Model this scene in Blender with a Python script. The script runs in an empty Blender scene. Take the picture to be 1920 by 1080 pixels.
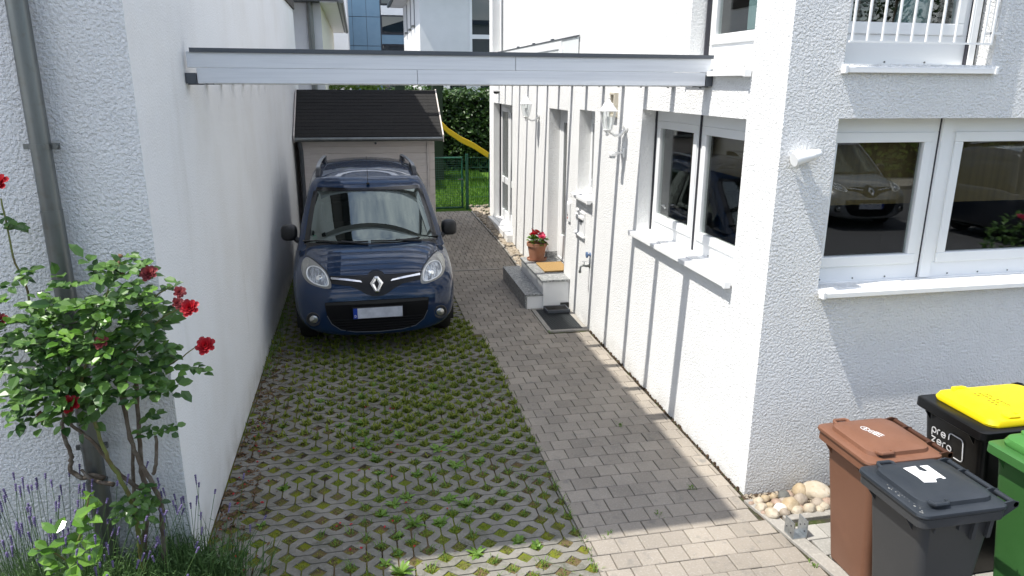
import bpy, bmesh, math, random
import numpy as np
from mathutils import Vector, Matrix, noise as mnoise
from mathutils.bvhtree import BVHTree
from mathutils.geometry import delaunay_2d_cdt, tessellate_polygon
R = math.radians
random.seed(7)
SC = bpy.context.scene
COL = SC.collection

# ------------------------------------------------------------------ camera
YAW, PITCH, ROLL, FOC = 0.205478, 0.275573, 0.006264, 1360.9
CAMH = 2.9
cam = bpy.data.objects.new('camera', bpy.data.cameras.new('camera'))
COL.objects.link(cam)
_f = Vector((math.sin(YAW)*math.cos(PITCH), math.cos(YAW)*math.cos(PITCH), -math.sin(PITCH)))
_r = Vector((math.cos(YAW), -math.sin(YAW), 0)); _u = _r.cross(_f)
_r2 = math.cos(ROLL)*_r + math.sin(ROLL)*_u; _u2 = -math.sin(ROLL)*_r + math.cos(ROLL)*_u
cam.matrix_world = Matrix(((_r2.x, _u2.x, -_f.x, 0), (_r2.y, _u2.y, -_f.y, 0), (_r2.z, _u2.z, -_f.z, CAMH), (0, 0, 0, 1)))
cam.data.sensor_width = 36; cam.data.lens = FOC/1920*36
cam.data.clip_start = 0.05; cam.data.clip_end = 3000
SC.camera = cam

# ------------------------------------------------------------------ light
SUN_TO = Vector((-1, -0.16, 1.9)).normalized()      # direction towards the sun
SUN_EL = math.asin(SUN_TO.z)
w = bpy.data.worlds.new('World'); SC.world = w; w.use_nodes = True
nt = w.node_tree; nt.nodes.clear()
out = nt.nodes.new('ShaderNodeOutputWorld'); bg = nt.nodes.new('ShaderNodeBackground')
sky = nt.nodes.new('ShaderNodeTexSky'); sky.sky_type = 'NISHITA'; sky.sun_disc = False
sky.sun_elevation = SUN_EL; sky.sun_rotation = math.atan2(SUN_TO.x, SUN_TO.y)
# broken white clouds over the blue sky
tc = nt.nodes.new('ShaderNodeTexCoord'); mp = nt.nodes.new('ShaderNodeMapping'); mp.inputs['Scale'].default_value = (1.6, 1.6, 3.2); mp.inputs['Location'].default_value = (2, 2, 8)
cn = nt.nodes.new('ShaderNodeTexNoise'); cn.inputs['Scale'].default_value = 1.7; cn.inputs['Detail'].default_value = 7; cn.inputs['Roughness'].default_value = .58
cr = nt.nodes.new('ShaderNodeValToRGB'); cr.color_ramp.elements[0].position = .45; cr.color_ramp.elements[1].position = .66
mx = nt.nodes.new('ShaderNodeMix'); mx.data_type = 'RGBA'
mx.inputs['B'].default_value = (9.8, 9.8, 9.9, 1)
nt.links.new(tc.outputs['Generated'], mp.inputs['Vector']); nt.links.new(mp.outputs[0], cn.inputs['Vector'])
nt.links.new(cn.outputs['Fac'], cr.inputs[0]); nt.links.new(cr.outputs[0], mx.inputs['Factor'])
nt.links.new(sky.outputs[0], mx.inputs['A']); nt.links.new(mx.outputs['Result'], bg.inputs['Color'])
bg.inputs['Strength'].default_value = 0.15
nt.links.new(bg.outputs[0], out.inputs['Surface'])
sl = bpy.data.lights.new('sun', 'SUN'); sl.energy = 3.75; sl.angle = R(.5); sl.color = (1, .965, .9)
so = bpy.data.objects.new('sun', sl); COL.objects.link(so); so.location = (-20, -5, 30)
so.rotation_euler = (-SUN_TO).to_track_quat('-Z', 'Y').to_euler()
SC.view_settings.view_transform = 'Standard'; SC.view_settings.look = 'None'
SC.view_settings.exposure = 0.78; SC.view_settings.gamma = 1
SC.cycles.max_bounces = 10; SC.cycles.diffuse_bounces = 5; SC.cycles.transparent_max_bounces = 16
SC.cycles.caustics_reflective = False; SC.cycles.caustics_refractive = False
SC.cycles.use_denoising = True

# ------------------------------------------------------------------ materials
def M(name, col, rough=.6, metal=0.0, var=None, bumps=(), isl=0.0, spec=.5, coat=0.0, coat_rough=.03, splash=None):
    """var=(scale, colour2, lo, hi); bumps=[(kind, scale, distance, strength)]; isl = brightness spread per island"""
    m = bpy.data.materials.new(name); m.use_nodes = True
    n = m.node_tree; b = n.nodes['Principled BSDF']; L = n.links.new
    b.inputs['Base Color'].default_value = (*col, 1); b.inputs['Roughness'].default_value = rough
    b.inputs['Metallic'].default_value = metal; b.inputs['Specular IOR Level'].default_value = spec
    b.inputs['Coat Weight'].default_value = coat; b.inputs['Coat Roughness'].default_value = coat_rough
    t = n.nodes.new('ShaderNodeTexCoord'); cur = None
    def mix(fac, a, bb, blend='MIX'):
        x = n.nodes.new('ShaderNodeMix'); x.data_type = 'RGBA'; x.blend_type = blend
        for k, v in (('Factor', fac), ('A', a), ('B', bb)):
            if isinstance(v, (tuple, float, int)): x.inputs[k].default_value = (*v, 1) if isinstance(v, tuple) else v
            else: L(v, x.inputs[k])
        return x.outputs['Result']
    def fac_noise(scale, lo, hi, detail=5, stretch=None, rough_=.6):
        q = n.nodes.new('ShaderNodeTexNoise'); q.inputs['Scale'].default_value = scale; q.inputs['Detail'].default_value = detail
        q.inputs['Roughness'].default_value = rough_
        if stretch:
            k = n.nodes.new('ShaderNodeMapping'); k.inputs['Scale'].default_value = stretch
            L(t.outputs['Object'], k.inputs[0]); L(k.outputs[0], q.inputs['Vector'])
        else: L(t.outputs['Object'], q.inputs['Vector'])
        r = n.nodes.new('ShaderNodeMapRange'); r.inputs['From Min'].default_value = lo; r.inputs['From Max'].default_value = hi
        L(q.outputs['Fac'], r.inputs['Value']); return r.outputs[0]
    cur = tuple(col)
    for vv in ([var] if var and not isinstance(var, list) else (var or [])):
        s, c2, lo, hi = vv[:4]
        cur = mix(fac_noise(s, lo, hi, stretch=vv[4] if len(vv) > 4 else None), cur, tuple(c2))
    if splash:      # rain-splashed dirt along the foot of a wall
        sx = n.nodes.new('ShaderNodeSeparateXYZ'); L(t.outputs['Object'], sx.inputs[0])
        r = n.nodes.new('ShaderNodeMapRange'); r.inputs['From Min'].default_value = splash[1]; r.inputs['From Max'].default_value = -.05; L(sx.outputs['Z'], r.inputs['Value'])
        mm = n.nodes.new('ShaderNodeMath'); mm.operation = 'MULTIPLY'; L(r.outputs[0], mm.inputs[0]); L(fac_noise(4, .30, .85, 8), mm.inputs[1])
        cur = mix(mm.outputs[0], cur, tuple(splash[0]))
    if isl:
        g = n.nodes.new('ShaderNodeNewGeometry'); r = n.nodes.new('ShaderNodeMapRange')
        r.inputs['To Min'].default_value = 1-isl; r.inputs['To Max'].default_value = 1+isl
        L(g.outputs['Random Per Island'], r.inputs['Value'])
        hs = n.nodes.new('ShaderNodeHueSaturation'); L(r.outputs[0], hs.inputs['Value'])
        if isinstance(cur, tuple): hs.inputs['Color'].default_value = (*cur, 1)
        else: L(cur, hs.inputs['Color'])
        cur = hs.outputs[0]
    if not isinstance(cur, tuple): L(cur, b.inputs['Base Color'])
    prev = None
    for kind, s, d, st in bumps:
        if kind == 'vor':
            q = n.nodes.new('ShaderNodeTexVoronoi'); q.inputs['Scale'].default_value = s; o = q.outputs['Distance']
        else:
            q = n.nodes.new('ShaderNodeTexNoise'); q.inputs['Scale'].default_value = s; q.inputs['Detail'].default_value = 4; o = q.outputs['Fac']
        L(t.outputs['Object'], q.inputs['Vector'])
        k = n.nodes.new('ShaderNodeBump'); k.inputs['Strength'].default_value = st; k.inputs['Distance'].default_value = d
        L(o, k.inputs['Height'])
        if prev: L(prev, k.inputs['Normal'])
        prev = k.outputs[0]
    if prev: L(prev, b.inputs['Normal'])
    return m

def leafmat(name, c1, c2, rough=.35, trans=.25, hue=.5):
    m = bpy.data.materials.new(name); m.use_nodes = True
    n = m.node_tree; b = n.nodes['Principled BSDF']; L = n.links.new
    g = n.nodes.new('ShaderNodeNewGeometry'); x = n.nodes.new('ShaderNodeMix'); x.data_type = 'RGBA'
    x.inputs['A'].default_value = (*c1, 1); x.inputs['B'].default_value = (*c2, 1)
    L(g.outputs['Random Per Island'], x.inputs['Factor']); L(x.outputs['Result'], b.inputs['Base Color'])
    b.inputs['Roughness'].default_value = rough
    tr = n.nodes.new('ShaderNodeBsdfTranslucent'); L(x.outputs['Result'], tr.inputs['Color'])
    ms = n.nodes.new('ShaderNodeMixShader'); ms.inputs[0].default_value = trans
    o = n.nodes['Material Output']; L(b.outputs[0], ms.inputs[1]); L(tr.outputs[0], ms.inputs[2]); L(ms.outputs[0], o.inputs[0])
    return m

def glassmat(name, tint, refl=1.0, ior=1.5, rough=0.0):
    m = bpy.data.materials.new(name); m.use_nodes = True
    n = m.node_tree; n.nodes.clear(); L = n.links.new
    o = n.nodes.new('ShaderNodeOutputMaterial'); t = n.nodes.new('ShaderNodeBsdfTransparent'); g = n.nodes.new('ShaderNodeBsdfGlossy')
    t.inputs[0].default_value = (*tint, 1); g.inputs['Roughness'].default_value = rough; g.inputs['Color'].default_value = (*refl, 1) if isinstance(refl, tuple) else (refl, refl, refl, 1)
    f = n.nodes.new('ShaderNodeFresnel'); gb = n.nodes.new('ShaderNodeNewGeometry'); mr = n.nodes.new('ShaderNodeMapRange')
    mr.inputs['To Min'].default_value = ior; mr.inputs['To Max'].default_value = 1/ior      # thin sheet: both sides reflect alike
    L(gb.outputs['Backfacing'], mr.inputs['Value']); L(mr.outputs[0], f.inputs['IOR'])
    x = n.nodes.new('ShaderNodeMixShader'); L(f.outputs[0], x.inputs[0]); L(t.outputs[0], x.inputs[1]); L(g.outputs[0], x.inputs[2]); L(x.outputs[0], o.inputs[0])
    return m

WHITE = (.80, .80, .79)
MAT = dict(
    stucco=M('rough_white_stucco', WHITE, .9, bumps=[('noise', 58, .024, 1.0), ('noise', 130, .006, .7)], splash=((.42, .40, .36), .30), var=[(1.3, (.74, .745, .74), .45, .75), (9, (.76, .76, .75), .5, .8)], spec=.2),
    stucco_side=M('white_stucco_side', WHITE, .9, bumps=[('noise', 58, .011, .9), ('noise', 130, .003, .6)], var=[(1.3, (.755, .755, .745), .45, .75)], spec=.2, splash=((.42, .40, .36), .22)),
    stucco_fine=M('white_stucco_fine', (.775, .785, .79), .9, bumps=[('noise', 70, .006, .9)], var=[(1.1, (.72, .72, .71), .45, .75), (2.2, (.735, .742, .742), .56, .85, (1, 3, .6)), (.9, (.66, .66, .645), .62, .85, (1, 2, .35))], spec=.2, splash=((.34, .32, .27), .34)),
    stucco_far=M('white_stucco_distant', (.74, .745, .75), .9, var=(2.0, (.68, .69, .69), .4, .8), spec=.2),
    stucco_bounce_lit=M('bounce_lit_stucco', (.78, .74, .64), .9, spec=.2),  # white wall; the cream tint stands for warm bounced light
    pvc=M('white_window_frame', (.80, .81, .81), .3, spec=.5),
    sill=M('white_painted_sill', (.82, .82, .81), .35, var=(4, (.76, .76, .75), .5, .8)),
    rail_black=M('dark_shutter_rail', (.03, .03, .04), .5),
    glass=glassmat('window_glass', (.80, .83, .82), 1.0, 1.62),
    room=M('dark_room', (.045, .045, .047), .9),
    blind=M('brown_roller_blind', (.17, .115, .045), .8, var=(3, (.12, .08, .03), .4, .7, (8, 8, .3))),
    curtain=M('pale_curtain', (.35, .5, .52), .9),
    paint_wood=M('white_painted_board', (.72, .74, .77), .55, var=[(2.2, (.64, .66, .69), .45, .7, (.6, 6, 22)), (5, (.5, .51, .53), .63, .8, (.35, 6, 30))], bumps=[('noise', 14, .003, .4)]),
    zinc=M('grey_zinc', (.20, .21, .205), .40, .8, var=[(3, (.13, .14, .135), .4, .75, (2, 2, .5)), (18, (.16, .15, .13), .55, .8)]),
    zinc_dark=M('dark_grey_metal', (.09, .10, .115), .45, .3),
    galv=M('galvanised_steel', (.5, .53, .55), .38, .9, var=(30, (.4, .43, .45), .45, .6)),
    steel=M('brushed_steel', (.62, .63, .64), .28, 1.0),
    white_metal=M('white_lacquer', (.82, .82, .81), .35),
    clear=glassmat('clear_lamp_glass', (.93, .95, .95), 1.0, 1.45),
    frost=glassmat('frosted_glass', (.78, .84, .82), .9, 1.35, .2), thin_glass=M('white_translucent_sheet', (.74, .77, .76), .25),
    granite=M('grey_granite', (.25, .26, .255), .45, var=[(26, (.44, .44, .43), .5, .60), (40, (.075, .075, .08), .54, .62), (90, (.12, .12, .12), .55, .65)]),
    conc=M('grey_concrete_grid', (.215, .202, .174), .9, isl=.10, var=[(1.7, (.15, .142, .12), .42, .62), (5, (.10, .10, .075), .52, .72), (38, (.215, .205, .185), .5, .75)], bumps=[('noise', 120, .002, .6)], spec=.2),
    paver=M('grey_beige_paver', (.29, .255, .212), .9, isl=.12, var=[(1.4, (.24, .213, .18), .42, .66), (70, (.34, .315, .28), .52, .74), (45, (.16, .15, .135), .60, .78), (8, (.18, .168, .15), .58, .75)], bumps=[('noise', 150, .0015, .6)], spec=.2),
    paver_light=M('pale_paver', (.33, .315, .285), .9, isl=.10, var=[(1.6, (.27, .26, .235), .45, .7), (60, (.39, .37, .34), .5, .75)], bumps=[('noise', 140, .0015, .6)], spec=.2),
    kerb=M('pale_kerb_concrete', (.31, .29, .26), .9, isl=.06, var=[(3, (.25, .235, .21), .42, .7), (50, (.37, .35, .31), .5, .7)], bumps=[('noise', 120, .002, .6)], spec=.2),
    joint=M('dark_joint_soil', (.05, .045, .034), 1, var=[(5, (.045, .06, .018), .48, .62), (40, (.10, .085, .06), .5, .7)], bumps=[('noise', 60, .006, 1)], spec=.1),
    moss=M('mossy_soil', (.13, .092, .05), 1, var=[(1.3, (.115, .155, .016), .44, .60), (8, (.15, .165, .018), .50, .60), (6, (.045, .034, .022), .55, .64), (90, (.15, .12, .08), .6, .72)], bumps=[('noise', 110, .01, 1)], spec=.1),
    soil=M('brown_soil', (.06, .042, .028), 1, var=(18, (.11, .075, .05), .45, .7), bumps=[('noise', 40, .02, 1)], spec=.1),
    asphalt=M('asphalt', (.10, .10, .105), .9, var=(60, (.15, .15, .15), .5, .7), spec=.2),
    lawn=M('lawn_soil', (.07, .14, .018), 1, var=(6, (.05, .10, .012), .4, .7), spec=.1),
    roof_tar=M('dark_bitumen_shingle', (.018, .0175, .0175), .95, var=[(9, (.026, .025, .0245), .4, .7, (3, 9, 9)), (150, (.05, .048, .046), .5, .7)], bumps=[('noise', 300, .002, .6)], spec=.25),
    shed_wood=M('pale_pinkish_board', (.64, .595, .565), .7, var=(3, (.56, .51, .48), .4, .75, (1, 1, 12))),
    shed_trim=M('pale_trim_board', (.62, .56, .52), .65),
    green_metal=M('dark_green_coated_steel', (.006, .075, .042), .4),
    green_wood=M('dark_green_post', (.014, .03, .014), .8),
    slide=M('yellow_plastic', (.62, .40, .018), .35),
    rubber=M('black_rubber', (.012, .012, .012), .7),
    black_plastic=M('black_plastic', (.016, .016, .017), .42, bumps=[('noise', 400, .0006, .4)]),
    black_gloss=M('glossy_black', (.008, .008, .009), .12),
    chrome=M('chrome', (.86, .87, .88), .08, 1.0),
    chrome_soft=M('satin_chrome', (.72, .73, .75), .22, 1.0),
    terracotta=M('terracotta', (.32, .145, .085), .8, var=(9, (.38, .21, .14), .5, .75)),
    coir=M('orange_coir', (.36, .225, .085), .95, var=(90, (.24, .145, .05), .4, .7), bumps=[('noise', 300, .004, 1)]),
    grate=M('dark_metal_grate', (.09, .10, .105), .4, .7),
    panel_blue=M('blue_grey_panel', (.14, .24, .33), .4, var=(1, (.17, .27, .36), .4, .7)),
    glass_far=M('dark_window_glass', (.012, .02, .026), .02, spec=1.0),
    bark=M('rose_bark', (.095, .07, .048), .85, var=(16, (.17, .15, .12), .45, .65), bumps=[('noise', 60, .006, .8)]),
    cane=M('green_rose_cane', (.14, .16, .04), .6, var=(14, (.12, .08, .03), .45, .7)),
    leaf=leafmat('rose_leaf', (.03, .085, .02), (.13, .25, .05), .36, .30),
    leaf_bright=leafmat('young_rose_leaf', (.07, .17, .022), (.16, .30, .05), .2, .28),
    petal=leafmat('red_petal', (.30, .004, .012), (.50, .012, .022), .5, .25),
    petal_old=leafmat('faded_red_petal', (.22, .03, .04), (.36, .07, .07), .6, .2),
    petal_pink=leafmat('pink_petal', (.62, .05, .13), (.75, .12, .22), .5, .3),
    cladding=M('added_dark_boards', (.045, .038, .032), .8, var=(2, (.065, .05, .04), .4, .7, (9, 1, 9))),
    lav_leaf=leafmat('lavender_leaf', (.045, .10, .026), (.11, .20, .06), .6, .25),
    lav_head=leafmat('lavender_head', (.085, .070, .16), (.19, .15, .30), .8, .15),
    grass=leafmat('grass_blade', (.06, .14, .016), (.17, .28, .035), .55, .3),
    mossgrass=leafmat('moss_tuft', (.10, .15, .014), (.23, .26, .03), .8, .25),
    hedge=leafmat('hedge_leaf', (.018, .05, .010), (.06, .12, .022), .4, .25),
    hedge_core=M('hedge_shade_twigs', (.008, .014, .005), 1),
    hedge_bright=leafmat('bright_hedge_leaf', (.10, .20, .02), (.22, .32, .04), .45, .3),
    dead=leafmat('dry_leaf', (.09, .05, .026), (.18, .105, .055), .9, .1),
    stone=M('pale_river_stone', (.27, .225, .165), .7, isl=.28, var=[(14, (.34, .29, .23), .42, .66), (26, (.2, .135, .075), .54, .72)], bumps=[('noise', 30, .004, .5)]),
    stone_dark=M('dark_grey_stone', (.10, .10, .09), .75, var=(20, (.16, .15, .13), .5, .7)),
    stone_white=M('white_broken_stone', (.62, .58, .52), .8, var=(15, (.5, .45, .38), .5, .7)),
    white_print=M('white_print', (.8, .8, .8), .5),
    dark_print=M('dark_print', (.10, .085, .01), .6),
)

# ------------------------------------------------------------------ mesh helpers
def frame3(d):
    d = Vector(d).normalized(); a = Vector((0, 0, 1)) if abs(d.z) < .9 else Vector((1, 0, 0))
    x = a.cross(d).normalized(); return x, d.cross(x), d
class MB:
    def __init__(s): s.v = []; s.f = []; s.mi = []
    def add(s, vs, fs, mi=0):
        k = len(s.v); s.v += [tuple(p) for p in vs]; s.f += [tuple(i+k for i in q) for q in fs]; s.mi += [mi]*len(fs); return s
    def box(s, x0, x1, y0, y1, z0, z1, mi=0):
        return s.hexa([(x0, y0, z0), (x1, y0, z0), (x1, y1, z0), (x0, y1, z0), (x0, y0, z1), (x1, y0, z1), (x1, y1, z1), (x0, y1, z1)], mi)
    def hexa(s, p, mi=0):
        return s.add(p, [(0, 3, 2, 1), (4, 5, 6, 7), (0, 1, 5, 4), (1, 2, 6, 5), (2, 3, 7, 6), (3, 0, 4, 7)], mi)
    def fbox(s, F, u0, u1, v0, v1, n0, n1, mi=0):
        P = F.p
        return s.hexa([P(u0, v0, n0), P(u1, v0, n0), P(u1, v1, n0), P(u0, v1, n0), P(u0, v0, n1), P(u1, v0, n1), P(u1, v1, n1), P(u0, v1, n1)], mi)
    def tube(s, pts, r, n=8, mi=0, caps=True):
        pts = [Vector(p) for p in pts]; rs = r if hasattr(r, '__len__') else [r]*len(pts); vs = []
        x = None
        for i, p in enumerate(pts):
            d = (pts[min(i+1, len(pts)-1)]-pts[max(i-1, 0)])
            if d.length < 1e-9: d = Vector((0, 0, 1))
            if x is None: x, y, d = frame3(d)
            else:
                d = d.normalized(); x = (x-d*x.dot(d)).normalized(); y = d.cross(x)
            for k in range(n):
                a = 2*math.pi*k/n; vs.append(p+rs[i]*(math.cos(a)*x+math.sin(a)*y))
        fs = [(i*n+k, i*n+(k+1) % n, (i+1)*n+(k+1) % n, (i+1)*n+k) for i in range(len(pts)-1) for k in range(n)]
        if caps: fs += [tuple(range(n))[::-1], tuple((len(pts)-1)*n+k for k in range(n))]
        return s.add(vs, fs, mi)
    def lathe(s, prof, o=(0, 0, 0), n=24, mi=0, axis=(0, 0, 1)):
        x, y, d = frame3(axis); o = Vector(o); vs = []
        for r, z in prof:
            for k in range(n):
                a = 2*math.pi*k/n; vs.append(o+r*(math.cos(a)*x+math.sin(a)*y)+z*d)
        fs = [(i*n+k, i*n+(k+1) % n, (i+1)*n+(k+1) % n, (i+1)*n+k) for i in range(len(prof)-1) for k in range(n)]
        fs += [tuple(range(n))[::-1], tuple((len(prof)-1)*n+k for k in range(n))]
        return s.add(vs, fs, mi)
    def rings(s, rs, closed=True, caps=(True, True), mi=0):
        n = len(rs[0]); vs = [p for r in rs for p in r]
        m = n if closed else n-1
        fs = [(i*n+k, i*n+(k+1) % n, (i+1)*n+(k+1) % n, (i+1)*n+k) for i in range(len(rs)-1) for k in range(m)]
        if caps[0]: fs.append(tuple(range(n))[::-1])
        if caps[1]: fs.append(tuple((len(rs)-1)*n+k for k in range(n)))
        return s.add(vs, fs, mi)
    def prism(s, poly, ex, mi=0):
        """poly: 3-D outline, ex: extrusion vector"""
        n = len(poly); ex = Vector(ex); a = [Vector(p) for p in poly]; b = [p+ex for p in a]
        return s.add(a+b, [tuple(range(n))[::-1], tuple(range(n, 2*n))]+[(i, (i+1) % n, n+(i+1) % n, n+i) for i in range(n)], mi)
    def build(s, name, mats, parent=None, smooth=False, bevel=0, local=False, seg=2, recalc=True):
        me = bpy.data.meshes.new(name)
        vs = s.v
        if parent is not None and not local:
            o = parent
            off = Vector((0, 0, 0))
            while o is not None: off += o.location; o = o.parent
            vs = [(x-off.x, y-off.y, z-off.z) for x, y, z in vs]
        me.from_pydata(vs, [], s.f)
        mats = mats if isinstance(mats, (list, tuple)) else [mats]
        for m in mats: me.materials.append(MAT[m] if isinstance(m, str) else m)
        if len(mats) > 1: me.polygons.foreach_set('material_index', s.mi)
        if recalc:
            bm = bmesh.new(); bm.from_mesh(me); bmesh.ops.recalc_face_normals(bm, faces=bm.faces); bm.to_mesh(me); bm.free()
        if smooth:
            me.polygons.foreach_set('use_smooth', [True]*len(me.polygons))
            if smooth != 'all':
                me.set_sharp_from_angle(angle=R(38))
        me.update()
        ob = bpy.data.objects.new(name, me); COL.objects.link(ob)
        if parent is not None: ob.parent = parent
        if bevel:
            md = ob.modifiers.new('bevel', 'BEVEL'); md.width = bevel; md.segments = seg; md.limit_method = 'ANGLE'; md.angle_limit = R(40)
        return ob
class Fr:
    """a local frame on a wall: u along, v up, n outwards"""
    def __init__(s, o, u, v, n): s.o, s.u, s.v, s.n = Vector(o), Vector(u), Vector(v), Vector(n)
    def p(s, u, v, n=0): return s.o+s.u*u+s.v*v+s.n*n
def tag(o, label=None, cat=None, group=None, kind=None):
    for k, v in (('label', label), ('category', cat), ('group', group), ('kind', kind)):
        if v: o[k] = v
    return o
def empty(name, loc, label, cat, group=None, rz=0):
    o = bpy.data.objects.new(name, None); COL.objects.link(o); o.location = loc; o.rotation_euler = (0, 0, rz)
    o.empty_display_size = .1
    return tag(o, label, cat, group)
def copy_tree(o, parent=None):
    c = o.copy(); COL.objects.link(c); c.parent = parent
    for ch in list(o.children): copy_tree(ch, c)
    return c
def sstep(a, b, x):
    t = min(1, max(0, (x-a)/(b-a))); return t*t*(3-2*t)
def gz(y): return .18*min(1, max(0, (y-11.3)/4.0))       # the yard rises slightly towards the garden

XL, XR, YF = -1.10, 2.65, 4.285     # drive wall of the left house, side wall and street wall of the right house
# ================================================================== setting: ground
def sheet(name, xs, ys, z, mat, zf=gz):
    m = MB(); nx = len(xs)
    vs = [(x, y, zf(y)+z) for y in ys for x in xs]
    fs = [(j*nx+i, j*nx+i+1, (j+1)*nx+i+1, (j+1)*nx+i) for j in range(len(ys)-1) for i in range(nx-1)]
    m.add(vs, fs); return tag(m.build(name, mat), kind='structure')
YS = [11.3+.5*i for i in range(9)]
sheet('ground', [-300, -20, 20, 300], [-300, -12, 2, 11.3]+YS[1:]+[40, 400], -.075, 'soil')
sheet('street', [-120, 120], [-9.5, 2.35], -.03, 'asphalt')
sheet('pavement', [-120, 120], [-11.4, -9.65], .06, 'paver_light')
tag(MB().box(-120, 120, -9.65, -9.5, -.07, .075).build('kerb', 'kerb'), kind='structure')
sheet('lawn', [1.0, 12], [15.5, 17, 23.6, 26], .0, 'lawn')
# soil and moss lying in the holes of the grid paving, and the joint bed of the path
sheet('driveway_soil', [XL, 1.32], [2.3, 5, 8, 11.3]+YS[1:6], -.009, 'moss')
sheet('path_bed', [1.15, 2.9], [2.3, 5, 8, 11.3]+YS[1:], -.016, 'joint')
sheet('bin_area_bed', [2.55, 6.5], [2.3, 4.3], -.018, 'joint')

def tile(m, x0, x1, y0, y1, g=.004, zt=0.0, dep=.05, ch=.004, tilt=.0015, mi=0):
    """one block with a chamfered top edge"""
    x0 += g; x1 -= g; y0 += g; y1 -= g
    if x1-x0 < .012 or y1-y0 < .012: return
    t = [random.uniform(-tilt, tilt) for _ in range(4)]
    P = [(x0, y0), (x1, y0), (x1, y1), (x0, y1)]
    I = [(x0+ch, y0+ch), (x1-ch, y0+ch), (x1-ch, y1-ch), (x0+ch, y1-ch)]
    vs = [(x, y, gz(y)+zt-dep) for x, y in P]+[(x, y, gz(y)+zt-ch+t[i]) for i, (x, y) in enumerate(P)]+[(x, y, gz(y)+zt+t[i]) for i, (x, y) in enumerate(I)]
    fs = [(i, (i+1) % 4, 4+(i+1) % 4, 4+i) for i in range(4)]+[(4+i, 4+(i+1) % 4, 8+(i+1) % 4, 8+i) for i in range(4)]+[(8, 9, 10, 11)]
    m.add(vs, fs, mi)
# grass-grid paving: a chequer of full squares with a joint and squares with a diamond hole
DX, DY = .0985, .0952; GX0, GY0 = -.0835, 4.061
XB = 1.315
m = MB()
ni0 = int((XL-GX0)/DX)-1; ni1 = int((XB-GX0)/DX)+2; nj0 = int((2.4-GY0)/DY)-1; nj1 = int((13.0-GY0)/DY)
HOLES = []
def inside_drive(x, y): return XL+.02 < x < (XB if y < 8.05 else 1.2)
for j in range(nj0, nj1):
    for i in range(ni0, ni1):
        cx, cy = GX0+i*DX, GY0+j*DY
        hx, hy = DX/2, DY/2
        xa, xb = max(cx-hx, XL+.015), min(cx+hx, (XB if cy < 8.05 else 1.2))
        if xb-xa < .01: continue
        # small unevenness of each block of the paving
        bx, by = i//4, (j//4)
        zz = .006*(mnoise.noise((bx*.9, by*.9, 3.3)))+.004*mnoise.noise((cx*2, cy*2, 0))
        def V(x, y, z): return (min(max(x, xa), xb), y, gz(y)+z+zz)
        if (i+j) % 2 == 0:
            HOLES.append((cx, cy, zz))
            k = 1.04; dx_, dy_ = hx*k, hy*k*1.0
            r = .82
            for sx, sy in ((1, 1), (-1, 1), (-1, -1), (1, -1)):
                a = V(cx+sx*hx, cy+sy*hy, 0); b = V(cx+sx*hx, cy+sy*hy*.2, 0); c = V(cx+sx*hx*.2, cy+sy*hy, 0)
                md = V(cx+sx*hx*.60, cy+sy*hy*.60, -.002)
                fl = lambda p: (p[0], p[1], p[2]-.05)
                q = [a, b, md, c] if sx*sy < 0 else [a, c, md, b]
                m.add(q+[fl(p) for p in q], [(0, 1, 2, 3)]+[(n, n+4, (n+1) % 4+4, (n+1) % 4) for n in range(4)])
        else:
            g = .0050
            blk = mnoise.noise((bx*1.7+5, by*1.3, 1.1)) > -.02
            if blk:
                tile_list = ((xa, xb, cy-hy, cy-g), (xa, xb, cy+g, cy+hy))
            else:
                tile_list = ((xa, min(cx-g, xb), cy-hy, cy+hy), (max(cx+g, xa), xb, cy-hy, cy+hy))
            if xb-xa > DX*.98:
                ex, ey = hx*.2, hy*.2
                if blk: half = [[(-hx, s*ey), (-hx+ex, s*g), (hx-ex, s*g), (hx, s*ey), (hx, s*hy), (ex, s*hy), (0, s*(hy-ey)), (-ex, s*hy), (-hx, s*hy)][::s] for s in (1, -1)]
                else: half = [[(s*ex, hy), (s*g, hy-ey), (s*g, -hy+ey), (s*ex, -hy), (s*hx, -hy), (s*hx, -ey), (s*(hx-ex), 0), (s*hx, ey), (s*hx, hy)][::s] for s in (1, -1)]
                for pl in half:
                    n_ = len(pl); vs = [(cx+x, cy+y, gz(cy+y)+zz) for x, y in pl]; m.add(vs+[(x, y, z-.05) for x, y, z in vs], [tuple(range(n_))]+[(i_, i_+n_, (i_+1) % n_+n_, (i_+1) % n_) for i_ in range(n_)])
                continue
            for x0, x1, y0, y1 in tile_list:
                if x1-x0 < .006: continue
                vs = [(x, y, gz(y)+zz-.05) for x, y in ((x0, y0), (x1, y0), (x1, y1), (x0, y1))]+[(x, y, gz(y)+zz) for x, y in ((x0, y0), (x1, y0), (x1, y1), (x0, y1))]
                m.add(vs, [(4, 5, 6, 7), (0, 1, 5, 4), (1, 2, 6, 5), (2, 3, 7, 6), (3, 0, 4, 7)])
ob = m.build('driveway', 'conc', recalc=False); tag(ob, kind='structure')

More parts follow.
